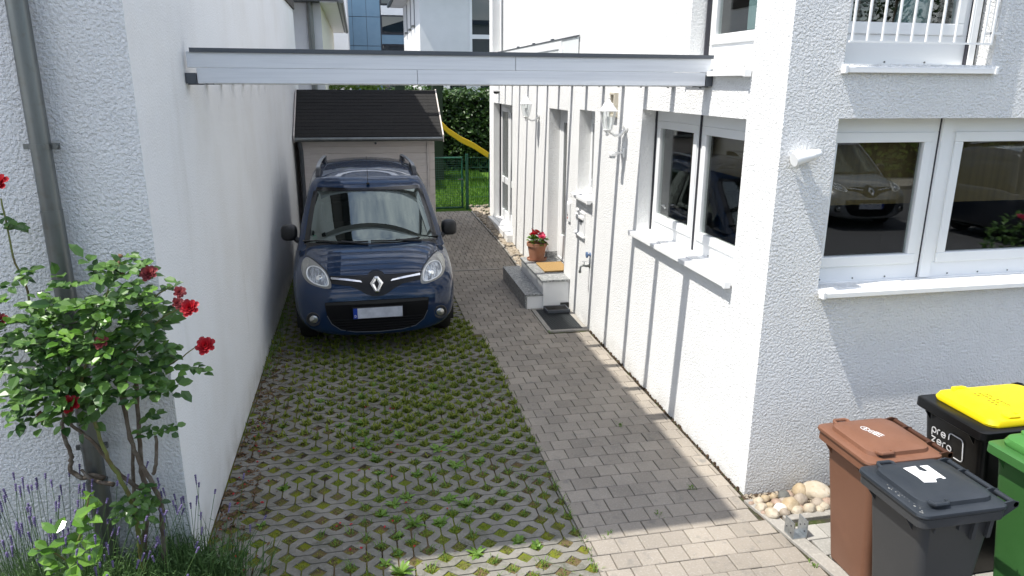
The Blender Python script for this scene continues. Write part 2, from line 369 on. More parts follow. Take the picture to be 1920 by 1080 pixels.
# path of square concrete blocks laid in half bond
m = MB(); P = .1625; row = 0; y = 2.4
y = 4.106-.1545*11
while y < 11.15:
    xl = XB+.005 if y < 8.0 else 1.205
    x = 2.337-(.081 if (round((y-4.106)/.1545)) % 2 else 0)
    x -= P*8
    while x < 2.66:
        a, b = max(x, xl), min(x+P, 2.615 if y > 4.2 else 2.598+.139*(4.2-y-.155))
        if b-a > .03:
            if not (8.02 < (y+.07) < 9.02 and b > 2.15):
                tile(m, a, b, y, y+.1545, g=random.uniform(.002, .0035), zt=random.uniform(-.002, .002))
            elif a < 2.12: tile(m, a, 2.125, y, y+.1545, g=.003)
        x += P
    y += .1545
tag(m.build('path', 'paver', recalc=False), kind='structure')
m = MB(); y = 11.2; k = 0
while y < 15.6:
    x = 1.2-(.05 if k % 2 else 0)
    xr = 2.42-.12*sstep(12.2, 15.6, y)
    while x < xr:
        a, b = max(x, 1.21), min(x+.102, xr)
        if b-a > .02: tile(m, a, b, y, y+.204 if True else 0, g=.003, zt=.006+random.uniform(-.002, .002))
        x += .102
    y += .204; k += 1
MB().box(1.2, 2.43, 11.155, 11.195, -.05, .012).build('path_step', 'kerb')['kind'] = 'structure'
tag(m.build('garden_path', 'paver', recalc=False), kind='structure')
# path edging stones
m = MB()
for i in range(22):
    y0 = 11.2+.2*i; xr = 2.43-.12*sstep(12.2, 15.6, y0)
    tile(m, xr, xr+.05, y0, y0+.2, g=.002, zt=.02)
y0 = 4.19
m.hexa([(2.60, 4.2, -.05), (2.70, 4.2, -.05), (2.955, 2.4, -.05), (2.85, 2.4, -.05), (2.60, 4.2, .004), (2.70, 4.2, .004), (2.955, 2.4, .004), (2.85, 2.4, .004)])
tag(m.build('kerb', 'kerb', bevel=.006), kind='structure')
# dark gap strip along the foot of the side wall
m = MB()
for i in range(150):
    y0 = 4.3+i*.031
    if 8.0 < y0 < 9.0: continue
    s = random.uniform(.006, .016); x = 2.618+random.uniform(0, .024)
    m.lathe([(s*.5, -.012), (s, 0), (s*.55, s*.7)], (x, y0, .0), n=5)
tag(m.build('gravel', 'soil'), kind='stuff')
# larger blocks under the bins
m = MB()
random.seed(21); y = 2.4
for k in range(11):
    x = 2.7+.133*(4.188-min(y, 4.188))+.012; h_ = .16
    if y+h_ > 3.90: break
    while x < 6.2:
        wd = random.choice((.16, .16, .24, .24, .20))
        tile(m, x, x+wd, y, y+h_, g=.003, zt=random.uniform(-.002, .002)); x += wd
    y += h_
tag(m.build('bin_area', 'paver_light', recalc=False), kind='structure')
tag(MB().box(2.76, 5.0, 3.90, 3.96, -.05, .012).build('kerb', 'kerb', bevel=.005), kind='structure')
tag(MB().box(2.62, 6.5, 3.955, 4.28, -.06, -.012).build('stone_bed', 'soil'), kind='structure')
# planting bed in front of the left house
sheet('planting_bed', [-9, -.93], [2.6, 3.2, 4.1], -.012, 'soil')

# ================================================================== houses
def wall_panel(mb, F, u0, u1, v0, v1, holes, depth, mi=0):
    us = sorted({u0, u1, *[h[0] for h in holes], *[h[1] for h in holes]}); vs = sorted({v0, v1, *[h[2] for h in holes], *[h[3] for h in holes]})
    us = [u for u in us if u0 <= u <= u1]; vs = [v for v in vs if v0 <= v <= v1]
    for a, b in zip(us, us[1:]):
        for c, d in zip(vs, vs[1:]):
            cu, cv = (a+b)/2, (c+d)/2
            if any(h[0] < cu < h[1] and h[2] < cv < h[3] for h in holes): continue
            mb.add([F.p(a, c), F.p(b, c), F.p(b, d), F.p(a, d)], [(0, 1, 2, 3)], mi)
    for a, b, c, d in holes:
        for q in (((a, c), (b, c)), ((b, c), (b, d)), ((b, d), (a, d)), ((a, d), (a, c))):
            mb.add([F.p(*q[0]), F.p(*q[1]), F.p(*q[1], -depth), F.p(*q[0], -depth)], [(0, 1, 2, 3)], mi)

def frame_bars(mb, F, u0, u1, v0, v1, wd, n0, n1, wb=None, wt=None):
    wb = wb or wd; wt = wt or wd
    mb.fbox(F, u0, u1, v0, v0+wb, n0, n1); mb.fbox(F, u0, u1, v1-wt, v1, n0, n1)
    mb.fbox(F, u0, u0+wd, v0+wb, v1-wt, n0, n1); mb.fbox(F, u1-wd, u1, v0+wb, v1-wt, n0, n1)

def casement(win, F, u0, u1, v0, v1, dep, apron=.11, head=.10, label=None):
    """outer frame with roller-box head and apron, a sash frame proud of it, a pane and a dark room behind"""
    m = MB(); n = -dep
    frame_bars(m, F, u0, u1, v0, v1, .045, n-.05, n, wb=apron, wt=head)
    m.build('frame', 'pvc', win, bevel=.004)
    m = MB(); frame_bars(m, F, u0+.045, u1-.045, v0+apron, v1-head, .068, n-.04, n+.014, wb=.075)
    a = m.build('sash', 'pvc', win, bevel=.006)
    m = MB(); m.fbox(F, u0+.105, u1-.105, v0+apron+.07, v1-head-.06, n-.02, n-.012); m.build('pane', 'glass', win)
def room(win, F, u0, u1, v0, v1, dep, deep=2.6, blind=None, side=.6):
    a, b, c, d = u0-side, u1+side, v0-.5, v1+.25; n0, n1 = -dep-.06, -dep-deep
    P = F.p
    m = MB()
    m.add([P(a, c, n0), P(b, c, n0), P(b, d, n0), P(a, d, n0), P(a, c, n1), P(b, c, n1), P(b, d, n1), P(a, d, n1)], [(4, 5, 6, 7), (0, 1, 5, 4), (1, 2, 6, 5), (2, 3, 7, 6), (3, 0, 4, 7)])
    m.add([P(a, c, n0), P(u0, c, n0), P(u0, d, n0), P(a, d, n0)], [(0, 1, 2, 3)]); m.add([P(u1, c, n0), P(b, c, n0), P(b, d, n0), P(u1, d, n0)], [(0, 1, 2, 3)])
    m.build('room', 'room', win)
    if blind:
        m = MB(); m.fbox(F, u0+.03, u1-.03, blind, v1, -dep-.10, -dep-.095); m.build('blind', 'blind', win)
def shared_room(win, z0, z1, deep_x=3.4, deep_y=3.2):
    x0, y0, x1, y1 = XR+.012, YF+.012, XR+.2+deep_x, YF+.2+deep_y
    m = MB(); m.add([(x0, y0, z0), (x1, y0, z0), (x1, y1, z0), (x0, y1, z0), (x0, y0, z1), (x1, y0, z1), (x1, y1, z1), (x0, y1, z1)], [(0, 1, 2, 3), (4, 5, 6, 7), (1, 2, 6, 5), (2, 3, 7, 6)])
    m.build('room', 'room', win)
def blind_part(win, F, u0, u1, v0, v1, dep):
    m = MB(); m.fbox(F, u0, u1, v0, v1, -dep-.10, -dep-.095); m.build('blind', 'blind', win)
def sill(win, F, u0, u1, v, dep, over, thick=.028, lip=.035, drop=.02):
    m = MB(); P = F.p
    q = [P(u0, v, -dep), P(u0, v-drop, over), P(u0, v-drop-lip, over), P(u0, v-drop-lip, over-.012), P(u0, v-drop-thick, over-.012), P(u0, v-thick, -dep)]
    m.prism(q, F.u*(u1-u0)); m.build('sill', 'sill', win, bevel=.003)
    for ua in (u0-.012, u1-.012):
        MB().fbox(F, ua, ua+.024, v-drop-lip-.006, v-drop+.012, over-.05, over+.006).build('sill_cap', 'sill', win, bevel=.005)
    k = int((u1-u0)/.25)
    for i in range(k):
        u = u0+.1+(u1-u0-.2)*i/max(1, k-1); MB().lathe([(.006, 0), (.006, .004), (.003, .006)], P(u, v+.018, -dep+.001), n=8, axis=F.n).build('screw', 'zinc', win)
def child_empty(name, parent, label=None):
    o = bpy.data.objects.new(name, None); COL.objects.link(o); o.parent = parent; o.empty_display_size = .1
    if label: o['label'] = label
    return o

# ---- right house
HR = empty('white_house', (XR, YF, 0), 'white stucco house with the windows, entrance steps and lanterns beside the drive', 'house')
FS = Fr((XR, 0, 0), (0, 1, 0), (0, 0, 1), (-1, 0, 0))           # side wall: u = y, v = z
FF = Fr((0, YF, 0), (1, 0, 0), (0, 0, 1), (0, -1, 0))           # street wall: u = x, v = z
HB = 15.07; HT = 5.9
holes_s = [(4.745, 6.69, 1.50, 2.665), (4.745, 5.75, 3.01, 5.1), (8.13, 8.737, 1.585, 2.592), (9.26, 10.21, .40, 2.56), (12.77, 14.6, .24, 2.52), (13.64, 14.74, 3.28, 5.1)]
holes_f = [(3.045, 5.35, 1.545, 2.69), (3.03, 4.13, 3.03, 5.1)]
m = MB()
wall_panel(m, FS, YF, HB, -.06, HT, holes_s, .16, 1)
wall_panel(m, FF, XR, 10.0, -.06, HT, holes_f, .15)
m.add([(XR, HB, -.06), (10, HB, -.06), (10, HB, HT), (XR, HB, HT)], [(0, 1, 2, 3)])
m.add([(10, YF, -.06), (10, HB, -.06), (10, HB, HT), (10, YF, HT)], [(0, 1, 2, 3)])
m.build('wall', ['stucco', 'stucco_side'], HR)
rf = MB().box(XR-.05, 10.2, YF-.02, HB+.3, HT, HT+.2).build('roof', 'zinc_dark', HR)

def win_empty(name, label=None): return child_empty(name, HR, label)
# street window (two casements and a mullion)
W = win_empty('window')
casement(W, FF, 3.045, 3.945, 1.545, 2.69, .15); casement(W, FF, 4.035, 5.35, 1.545, 2.69, .15)
MB().fbox(FF, 3.952, 4.035, 1.55, 2.69, -.16, -.122).build('mullion', 'pvc', W, bevel=.004)
MB().fbox(FF, 3.944, 3.952, 1.55, 2.69, -.16, -.146).build('guide_rail', 'rail_black', W)
shared_room(W, .9, 2.86); blind_part(W, FF, 3.05, 5.34, 2.08, 2.68, .15)
sill(W, FF, 3.055, 5.36, 1.548, .15, .07)
# upper street window with balustrade
W = win_empty('window')
casement(W, FF, 3.03, 4.04, 3.03, 5.1, .15, apron=.19)
m = MB(); m.fbox(FF, 4.05, 4.10, 3.03, 5.1, -.16, -.122); m.build('mullion', 'pvc', W, bevel=.004)
m = MB(); m.fbox(FF, 4.04, 4.05, 3.03, 5.1, -.16, -.128); m.build('guide_rail', 'rail_black', W)
shared_room(W, 2.9, 5.2)
m = MB()
for i in range(14): m.fbox(FF, 3.10, 3.42, 3.32+i*.028, 3.332+i*.028, -.30, -.275)
m.build('blind', 'zinc', W)
MB().prism([FF.p(3.62, 3.28, -.34), FF.p(3.86, 3.28, -.32), FF.p(3.86, 4.2, -.32), FF.p(3.80, 4.2, -.34)], (0, .02, 0)).build('curtain', 'curtain', W)
sill(W, FF, 3.03, 4.145, 3.03, .15, .035)
B = child_empty('balustrade', W)
m = MB(); m.fbox(FF, 3.02, 4.05, 3.155, 3.167, .03, .048); m.fbox(FF, 4.05, 4.062, 3.155, 4.0, .03, .048); m.fbox(FF, 3.02, 4.06, 4.0, 4.02, .03, .05); m.fbox(FF, 4.05, 4.12, 3.22, 3.235, -.02, .04)
m.build('rail', 'white_metal', B)
for i in range(10):
    u = 3.04+i*.106
    MB().fbox(FF, u-.007, u+.007, 3.167, 4.0, .032, .046).build('bar', 'white_metal', B, bevel=.003)
# large side window
W = win_empty('window')
casement(W, FS, 4.745, 5.725, 1.50, 2.665, .15, head=.10); casement(W, FS, 5.735, 6.675, 1.50, 2.665, .15)
for a, b in ((5.722, 5.735), (6.677, 6.688)): MB().fbox(FS, a, b, 1.51, 2.665, -.155, -.135).build('guide_rail', 'rail_black', W)
blind_part(W, FS, 4.76, 6.1, 2.20, 2.66, .15)
sill(W, FS, 4.74, 6.72, 1.505, .15, .065)
m = MB(); m.tube([FS.p(6.35, 1.80, -.13), FS.p(6.35, 1.80, -.11), FS.p(6.27, 1.79, -.105)], .008, 8); m.build('handle', 'chrome', W)
# upper side window
W = win_empty('window')
casement(W, FS, 4.745, 5.72, 3.01, 5.1, .155, apron=.19)
m = MB(); m.fbox(FS, 5.72, 5.735, 3.01, 5.1, -.16, -.12); m.build('guide_rail', 'rail_black', W)
MB().fbox(FS, 4.9, 5.4, 3.3, 5.0, -.32, -.3).build('curtain', 'curtain', W)
sill(W, FS, 4.735, 5.76, 3.01, .15, .055)
# small window by the door
W = win_empty('window')
casement(W, FS, 8.13, 8.737, 1.585, 2.592, .15, apron=.09)
room(W, FS, 8.13, 8.737, 1.585, 2.592, .15, deep=1.5, side=.2)
sill(W, FS, 8.10, 8.75, 1.59, .15, .075)
# entrance door
D = win_empty('door')
m = MB(); frame_bars(m, FS, 9.26, 10.21, .41, 2.56, .06, -.21, -.16, wb=.03); m.build('frame', 'pvc', D, bevel=.004)
m = MB(); frame_bars(m, FS, 9.32, 10.15, .44, 2.5, .13, -.2, -.165, wb=.34); m.build('leaf', 'pvc', D, bevel=.006)
MB().fbox(FS, 9.44, 10.03, .77, 2.38, -.19, -.178).build('pane', 'glass', D)
m = MB(); m.tube([FS.p(9.40, 1.35, -.16), FS.p(9.40, 1.35, -.11), FS.p(9.40, 1.75, -.11), FS.p(9.40, 1.75, -.16)], .012, 8); m.build('handle', 'steel', D, smooth=True)
room(D, FS, 9.26, 10.21, .41, 2.56, .16, deep=2, side=.15)
MB().fbox(FS, 9.27, 10.24, .385, .50, -.012, .012).build('skirting', 'granite', D) if False else None
# garden door
D = win_empty('door')
m = MB(); frame_bars(m, FS, 12.77, 14.6, .24, 2.52, .07, -.2, -.15); m.fbox(FS, 13.66, 13.74, .3, 2.46, -.2, -.145); m.build('frame', 'pvc', D, bevel=.004)
m = MB()
for a, b in ((12.84, 13.66), (13.74, 14.53)):
    frame_bars(m, FS, a, b, .31, 2.45, .09, -.19, -.14, wb=.13); m.fbox(FS, a+.09, b-.09, .98, 1.10, -.19, -.14)
m.build('leaf', 'pvc', D, bevel=.006)
m = MB()
for a, b in ((12.93, 13.57), (13.83, 14.44)):
    m.fbox(FS, a, b, .44, .98, -.175, -.165); m.fbox(FS, a, b, 1.10, 2.36, -.175, -.165)
m.build('pane', 'frost', D)
m = MB(); m.fbox(FS, 14.583, 14.598, .25, 2.5, -.15, -.12); m.build('guide_rail', 'rail_black', D)
room(D, FS, 12.77, 14.6, .24, 2.52, .16, deep=2)
MB().box(XR-.10, XR-.002, 12.7, 14.75, .10, .235).build('threshold', 'sill', D, bevel=.006)
# upper garden-side opening
W = win_empty('window')
casement(W, FS, 13.64, 14.74, 3.28, 5.1, .16); room(W, FS, 13.64, 14.74, 3.28, 5.1, .16, deep=2)
m = MB(); m.fbox(FS, 13.63, 13.65, 3.28, 5.1, -.02, .006); m.build('guide_rail', 'rail_black', W)

# ---- left house
HL = empty('white_house', (XL, 4.1, 0), 'white stucco house behind the climbing rose and the grey downpipe', 'house')
YL = 4.10; LE = 15.1
m = MB()
m.add([(XL, YL, -.06), (XL, LE, -.06), (XL, LE, 5.9), (XL, YL, 5.9)], [(0, 1, 2, 3)], 1)
m.add([(-10, YL, -.06), (XL, YL, -.06), (XL, YL, 5.9), (-10, YL, 5.9)], [(0, 1, 2, 3)], 0)
m.add([(-10, LE, -.06), (XL, LE, -.06), (XL, LE, 5.9), (-10, LE, 5.9)], [(0, 1, 2, 3)], 1)
m.add([(-10, YL, -.06), (-10, LE, -.06), (-10, LE, 5.9), (-10, YL, 5.9)], [(0, 1, 2, 3)], 1)
m.build('wall', ['stucco', 'stucco_fine'], HL)
MB().box(XL+.002, XL+.03, YL, LE, 4.2, 5.9).build('added_cladding', 'cladding', HL)  # unseen boards, added to darken the wall mirrored in the windscreen
m = MB(); m.prism([(-10.4, 3.50, 5.92), (XL+.34, 3.50, 5.92), (XL+.34, 3.50, 6.12), (-5.5, 3.50, 8.2), (-10.4, 3.50, 6.12)], (0, LE+.6-3.5, 0)); m.build('roof', 'zinc_dark', HL)
# downpipe on the street wall, with its clamps
DP = child_empty('downpipe', HL)
px, py = -1.535, 4.02
m = MB(); m.tube([(px, py, 5.9), (px, py, 2.30), (px, py, 2.25)], [.047, .047, .047], 24); m.tube([(px, py, 2.27), (px, py, .72)], .050, 24); m.tube([(px, py, .74), (px, py, -.05)], .056, 24)
m.build('pipe', 'zinc', DP, smooth=True)
for z in (2.585, .95):
    m = MB(); m.lathe([(.053, -.012), (.053, .012)], (px, py, z), 24); m.box(px-.075, px-.045, py-.008, py+.008, z-.013, z+.013); m.box(px+.045, px+.085, py-.008, py+.008, z-.016, z+.016)
    m.lathe([(.011, 0), (.011, .014)], (px+.073, py-.006, z), 8, axis=(0, -1, 0)); m.tube([(px, py+.04, z), (px, YL, z)], .006, 6)
    m.build('pipe_clamp', 'zinc', DP)

# ---- houses beyond the garden
def far_house(label, x0, x1, y0, y1, h, mats, eave=.6, roof=True, group='houses beyond the hedge'):
    o = empty('distant_house', (x0, y0, 0), label, 'house', group)
    m = MB(); m.add([(x0, y0, 0), (x1, y0, 0), (x1, y0, h), (x0, y0, h), (x0, y1, 0), (x1, y1, 0), (x1, y1, h), (x0, y1, h)], [(0, 1, 2, 3), (1, 5, 6, 2), (4, 0, 3, 7), (5, 4, 7, 6)])
    m.build('wall', mats, o)
    if roof:
        m = MB(); m.box(x0-eave, x1+eave, y0-.5, y1+.4, h, h+.16); m.prism([(x0-eave, y0-.5, h+.165), (x1+eave, y0-.5, h+.165), ((x0+x1)/2, y0-.5, h+1.6)], (0, y1-y0+.9, 0))
        rf = m.build('roof', ['zinc_dark'], o)
        for s, xa in ((-1, x0-eave), (1, x1+eave)):
            m = MB()
            for i in range(24):
                y = y0-.45+i*(y1-y0+.8)/24; a, b = (xa+.03, x0-.003) if s < 0 else (x1+.003, xa-.03)
                m.box(a, b, y, y+(y1-y0+.8)/24-.02, h-.03, h-.003)
            m.build('soffit', 'sill', rf)
        for xa in (x0-eave-.06, x1+eave+.06): MB().tube([(xa, y0-.5, h+.03), (xa, y1+.4, h+.03)], .07, 8).build('gutter', 'zinc', rf)
    return o
o = far_house('white house behind the left end wall with a slim grey downpipe', -9, -.74, 19.0, 29.5, 4.70, 'stucco_bounce_lit', eave=.42)  # shell tinted for the warm bounce on its side wall
MB().box(-9, -.741, 18.97, 18.996, 0, 4.69).build('front_wall', 'stucco_far', o)
m = MB(); m.tube([(-.99, 18.9, 4.7), (-.99, 18.9, 0)], .07, 12); m.build('downpipe', 'zinc', o, smooth=True)
o = far_house('narrow white gable between the warm-lit side wall and the blue panels', -8, -.24, 34, 44, 7.5, 'stucco_far', roof=False)
C = far_house('white house above the hedge with a tall two-part window', 2.36, 10.5, 28, 37.2, 6.35, 'stucco_far', eave=.62)
FC = Fr((0, 28, 0), (1, 0, 0), (0, 0, 1), (0, -1, 0))
W = child_empty('window', C)
m = MB(); frame_bars(m, FC, 4.18, 5.1, 3.45, 6.2, .09, .0, .05); m.fbox(FC, 4.27, 5.01, 4.45, 4.60, .002, .05); m.build('frame', 'pvc', W)
MB().fbox(FC, 4.27, 5.01, 3.54, 6.1, -.02, .02).build('pane', 'glass_far', W)
FCS = Fr((2.36, 0, 0), (0, 1, 0), (0, 0, 1), (-1, 0, 0))
for u in (30.2, 32.2, 34.5):
    W = child_empty('slot_window', C)
    MB().fbox(FCS, u, u+.28, 5.05, 6.2, .0, .015).build('pane', 'zinc_dark', W); MB().fbox(FCS, u-.06, u+.34, 4.96, 5.04, .0, .12).build('sill', 'zinc', W)
for u in (2.5, 3.35, 4.5, 5.3):
    W = child_empty('window', C)
    m = MB(); frame_bars(m, FC, u, u+.75, 1.9, 2.9, .07, 0, .05); m.build('frame', 'pvc', W); MB().fbox(FC, u+.07, u+.68, 1.97, 2.83, -.02, .02).build('pane', 'glass_far', W)
o = empty('office_building', (0, 46, 0), 'blue-grey panelled building with stacked dark windows in the distance', 'building')
FO = Fr((0, 46, 0), (1, 0, 0), (0, 0, 1), (0, -1, 0))
MB().box(-6, 9, 46.05, 60, 0, 13).build('wall', 'zinc_dark', o)
m = MB()
for i in range(-4, 2):
    for k in range(6): m.fbox(FO, -.02+i*.80, .76+i*.80, .1+k*1.62, 1.69+k*1.62, -.03, .03)
m.build('cladding', 'panel_blue', o)
for k in range(6):
    W = child_empty('window', o); z = .35+k*1.62+.45
    m = MB(); frame_bars(m, FO, 1.62, 3.2, z, z+1.0, .05, 0, .06); m.build('frame', 'rail_black', W)
    MB().fbox(FO, 1.67, 3.15, z+.05, z+.95, -.02, .02).build('pane', 'glass_far', W)
    if k % 2 == 1: MB().fbox(FO, 1.62, 3.2, z+1.03, z+1.55, 0, .05).build('parapet_panel', 'stucco_far', o)
    else: MB().fbox(FO, 1.62, 3.2, z+1.03, z+1.55, 0, .05).build('parapet_panel', 'panel_blue', o)

# ================================================================== carport
CP = empty('carport', (XL, 5.3, 2.9), 'white boarded carport beam with dark capping and its rafters between the houses', 'carport')
YB = 5.30
for xa, xb, za, zb_ in ((XL+.075, .42, 2.885, 2.981), (.423, XR-.06, 2.885, 2.981), (XL+.02, 1.12, 2.9835, 3.085), (1.123, XR-.02, 2.9835, 3.085)):
    MB().box(xa, xb, YB+random.uniform(0, .002), YB+.045, za, zb_).build('fascia_board', 'paint_wood', CP, bevel=.003)
m = MB(); m.box(XL+.045, XR-.01, YB-.012, YB+.11, 3.087, 3.108); m.box(XL+.045, XR-.01, YB-.012, YB-.004, 3.080, 3.0865); m.build('capping', 'zinc_dark', CP)
m = MB(); m.box(XL+.17, XR-.15, YB+.05, YB+.10, 2.878, 2.90); m.build('under_rail', 'pvc', CP)
for i in range(1, 15):
    y = 5.36+.617*i-.02; z = 2.935-.001*i
    MB().box(XL+.03, XR-.03, y, y+.078, z-.08+.03, z+.10).build('rafter', 'paint_wood', CP, bevel=.003)
for i in range(15):
    y = 5.36+.617*i; z = 2.888-.001*i
    m = MB(); m.box(XR-.10, XR-.003, y+.0, y+.075, z-.014, z-.006); m.lathe([(.010, -.022), (.010, -.0145)], (XR-.05, y+.04, z), 8); m.build('wall_bracket', 'zinc', CP)
    m = MB(); m.box(XL+.003, XL+.10, y+.0, y+.075, z-.014, z-.006); m.build('wall_bracket', 'zinc_dark', CP)
m = MB(); m.box(XL+.004, XL+.07, YB-.006, YB+.06, 2.882, 2.95); m.build('end_bracket', 'zinc_dark', CP)
m = MB(); m.box(XR-.055, XR-.004, YB-.006, YB+.06, 2.882, 2.965); m.build('end_bracket', 'zinc_dark', CP)
# glazed screen standing on the carport along the house wall
G = empty('glass_screen', (XR-.06, 8.8, 2.9), 'low glass screen with white bars and thin dark top edge above the carport beam', 'screen')
MB().box(XR-.018, XR-.013, 8.82, 14.5, 2.95, 3.44).build('pane', 'thin_glass', G)
m = MB(); m.box(XR-.030, XR-.020, 9.55, 14.5, 3.33, 3.425)
for y in (9.5, 11.4, 13.3): m.box(XR-.030, XR-.020, y, y+.17, 2.95, 3.329)
m.build('frame', 'pvc', G)
MB().box(XR-.034, XR-.008, 8.80, 14.5, 3.442, 3.454).build('top_edge', 'zinc_dark', G)
for y in (10.0, 11.1, 12.2): MB().box(XR-.036, XR-.006, y, y+.08, 3.455, 3.472).build('clip', 'zinc_dark', G)
# ================================================================== entrance
ST = empty('entrance_steps', (2.3, 9.6, 0), 'grey granite entrance steps with white risers at the house door', 'steps')
m = MB(); m.box(2.075, 2.30, 9.0, 10.52, -.02, .172); m.box(2.295, XR-.003, 8.97, 10.27, -.02, .368); m.build('riser', 'white_metal', ST)
m = MB(); m.box(2.055, 2.085, 9.0, 10.54, -.02, .17); m.build('riser_slab', 'granite', ST, bevel=.003)
MB().box(2.05, 2.32, 8.985, 10.54, .174, .204).build('tread', 'granite', ST, bevel=.004)
for a, b in ((8.94, 9.27), (9.276, 9.72), (9.726, 10.29)):
    MB().box(2.265, XR-.002, a, b, .37, .40).build('top_slab', 'granite', ST, bevel=.004)
    MB().box(2.283, 2.294, a+.01, b-.01, .206, .368).build('riser_panel', 'white_metal', ST)
MB().box(XR-.001, XR+.16, 9.265, 10.205, .37, .402).build('top_slab', 'granite', ST)
MB().box(XR+.0, XR+.158, 10.195, 10.2085, .404, .49).build('skirting', 'granite', ST)
MB().box(XR-.014, XR-.001, 10.215, 10.42, .404, .49).build('skirting', 'granite', ST)
# coir mat
o = MB().box(2.40, XR+.12, 9.33, 9.84, .401, .422).build('doormat', 'coir', bevel=.006); tag(o, 'orange coir doormat lying on the granite step in front of the door', 'doormat')
# flower pot
PT = empty('flower_pot', (2.47, 10.08, .40), 'terracotta pot with red and pink flowers standing on the granite step', 'flower pot')
m = MB(); m.lathe([(.10, .018), (.105, .02), (.138, .215), (.150, .216), (.152, .262), (.134, .262), (.128, .22), (.0, .215)], (2.47, 10.08, .40), 28); m.build('pot', 'terracotta', PT, smooth=True)
m = MB(); m.lathe([(.10, .002), (.142, .004), (.148, .03), (.14, .03), (.132, .014), (.0, .012)], (2.47, 10.08, .40), 28); m.build('saucer', 'terracotta', PT, smooth=True)
def leaf(m, p, d, up, L, W, cup=.15, mi=0):
    """one leaf: six-sided folded blade starting at p along d"""
    p = Vector(p); d = Vector(d).normalized(); up = Vector(up); s = d.cross(up)
    if s.length < 1e-4: s = d.cross(Vector((1, 0, .3)))
    s.normalize(); nn = s.cross(d).normalized()
    k = W*cup*2
    v = [p, p+d*L*.32+s*W*.46+nn*k*.6, p+d*L*.70+s*W*.38+nn*k*.5, p+d*L-nn*k*.5, p+d*L*.70-s*W*.38+nn*k*.5, p+d*L*.32-s*W*.46+nn*k*.6, p+d*L*.35, p+d*L*.72]
    m.add(v, [(0, 1, 6), (0, 6, 5), (1, 2, 7, 6), (6, 7, 4, 5), (2, 3, 7), (7, 3, 4)], mi)
def rdir(zlo=-1, zhi=1):
    a = random.uniform(0, 2*math.pi); z = random.uniform(zlo, zhi); q = math.sqrt(max(0, 1-z*z)); return Vector((q*math.cos(a), q*math.sin(a), z))
def bloom(m, c, r, n=26, ax=(0, 0, 1)):
    """a cupped flower head of overlapping petals"""
    x, y, d = frame3(ax); c = Vector(c)
    for i in range(n):
        t = i/n; a = i*2.4; el = .15+1.25*(1-t); q = math.cos(el*1.0)
        dr = (math.cos(a)*x+math.sin(a)*y)*math.cos(el)+d*math.sin(el)*.9
        rr = r*(.55+.45*t); base = c+(math.cos(a)*x+math.sin(a)*y)*r*.15*t
        s = dr.cross(d).normalized(); nn = s.cross(dr).normalized(); wv = rr*.55
        v = [base, base+dr*rr*.5+s*wv*.6+nn*rr*.12, base+dr*rr*.9+s*wv*.5, base+dr*rr*1.0-nn*rr*.10, base+dr*rr*.9-s*wv*.5, base+dr*rr*.5-s*wv*.6+nn*rr*.12]
        m.add(v, [(0, 1, 2, 3), (0, 3, 4, 5)])
m = MB()
for i in range(95):
    d = rdir(-.1, .9); p = Vector((2.47, 10.08, .66))+Vector((d.x*.12, d.y*.12, d.z*.10))*random.uniform(.5, 1.1)
    leaf(m, p, d, (0, 0, 1), random.uniform(.045, .08), random.uniform(.04, .06))
m.build('foliage', 'leaf_bright', PT)
for q, mt in (((2.415, 10.13, .80), 'petal'), ((2.40, 10.05, .79), 'petal'), ((2.455, 10.02, .82), 'petal'), ((2.46, 10.14, .77), 'petal'), ((2.53, 10.03, .77), 'petal_pink'), ((2.56, 10.08, .755), 'petal_pink'), ((2.51, 9.97, .76), 'petal_pink')):
    m = MB(); bloom(m, q, .062, 22, rdir(.4, 1)); m.build('flower', mt, PT)
# floor grate with boot scraper
GR = empty('floor_grate', (2.4, 8.53, 0), 'dark ribbed metal grate let into the paving below the steps', 'grate')
m = MB(); frame_bars(m, Fr((0, 0, 0), (1, 0, 0), (0, 1, 0), (0, 0, 1)), 2.13, 2.64, 8.05, 9.0, .055, -.05, .004); m.build('frame', 'kerb', GR, bevel=.003)
m = MB()
for i in range(21): m.box(2.190+i*.019, 2.190+i*.019+.008, 8.107, 8.943, -.03, .006)
for i in range(6): m.box(2.188, 2.583, 8.15+i*.15, 8.155+i*.15, -.03, -.004)
m.build('ribs', 'grate', GR); MB().box(2.186, 2.584, 8.106, 8.944, -.05, -.034).build('tray', 'zinc_dark', GR)
BS = empty('boot_scraper', (2.42, 8.83, 0), 'small dark boot scraper with brush bars standing on the floor grate', 'boot scraper')
m = MB(); m.box(2.29, 2.60, 8.72, 8.735, .008, .05); m.box(2.29, 2.60, 8.93, 8.945, .008, .05); m.box(2.29, 2.305, 8.737, 8.928, .008, .045); m.box(2.585, 2.60, 8.737, 8.928, .008, .045); m.build('frame', 'zinc_dark', BS, bevel=.003)
m = MB()
for i in range(4): m.tube([(2.31, 8.76+i*.045, .04), (2.58, 8.76+i*.045, .04)], .013, 8)
m.build('scraper_bar', 'black_gloss', BS); MB().box(2.53, 2.645, 8.95, 8.965, .0, .075).build('brush', 'rubber', BS)

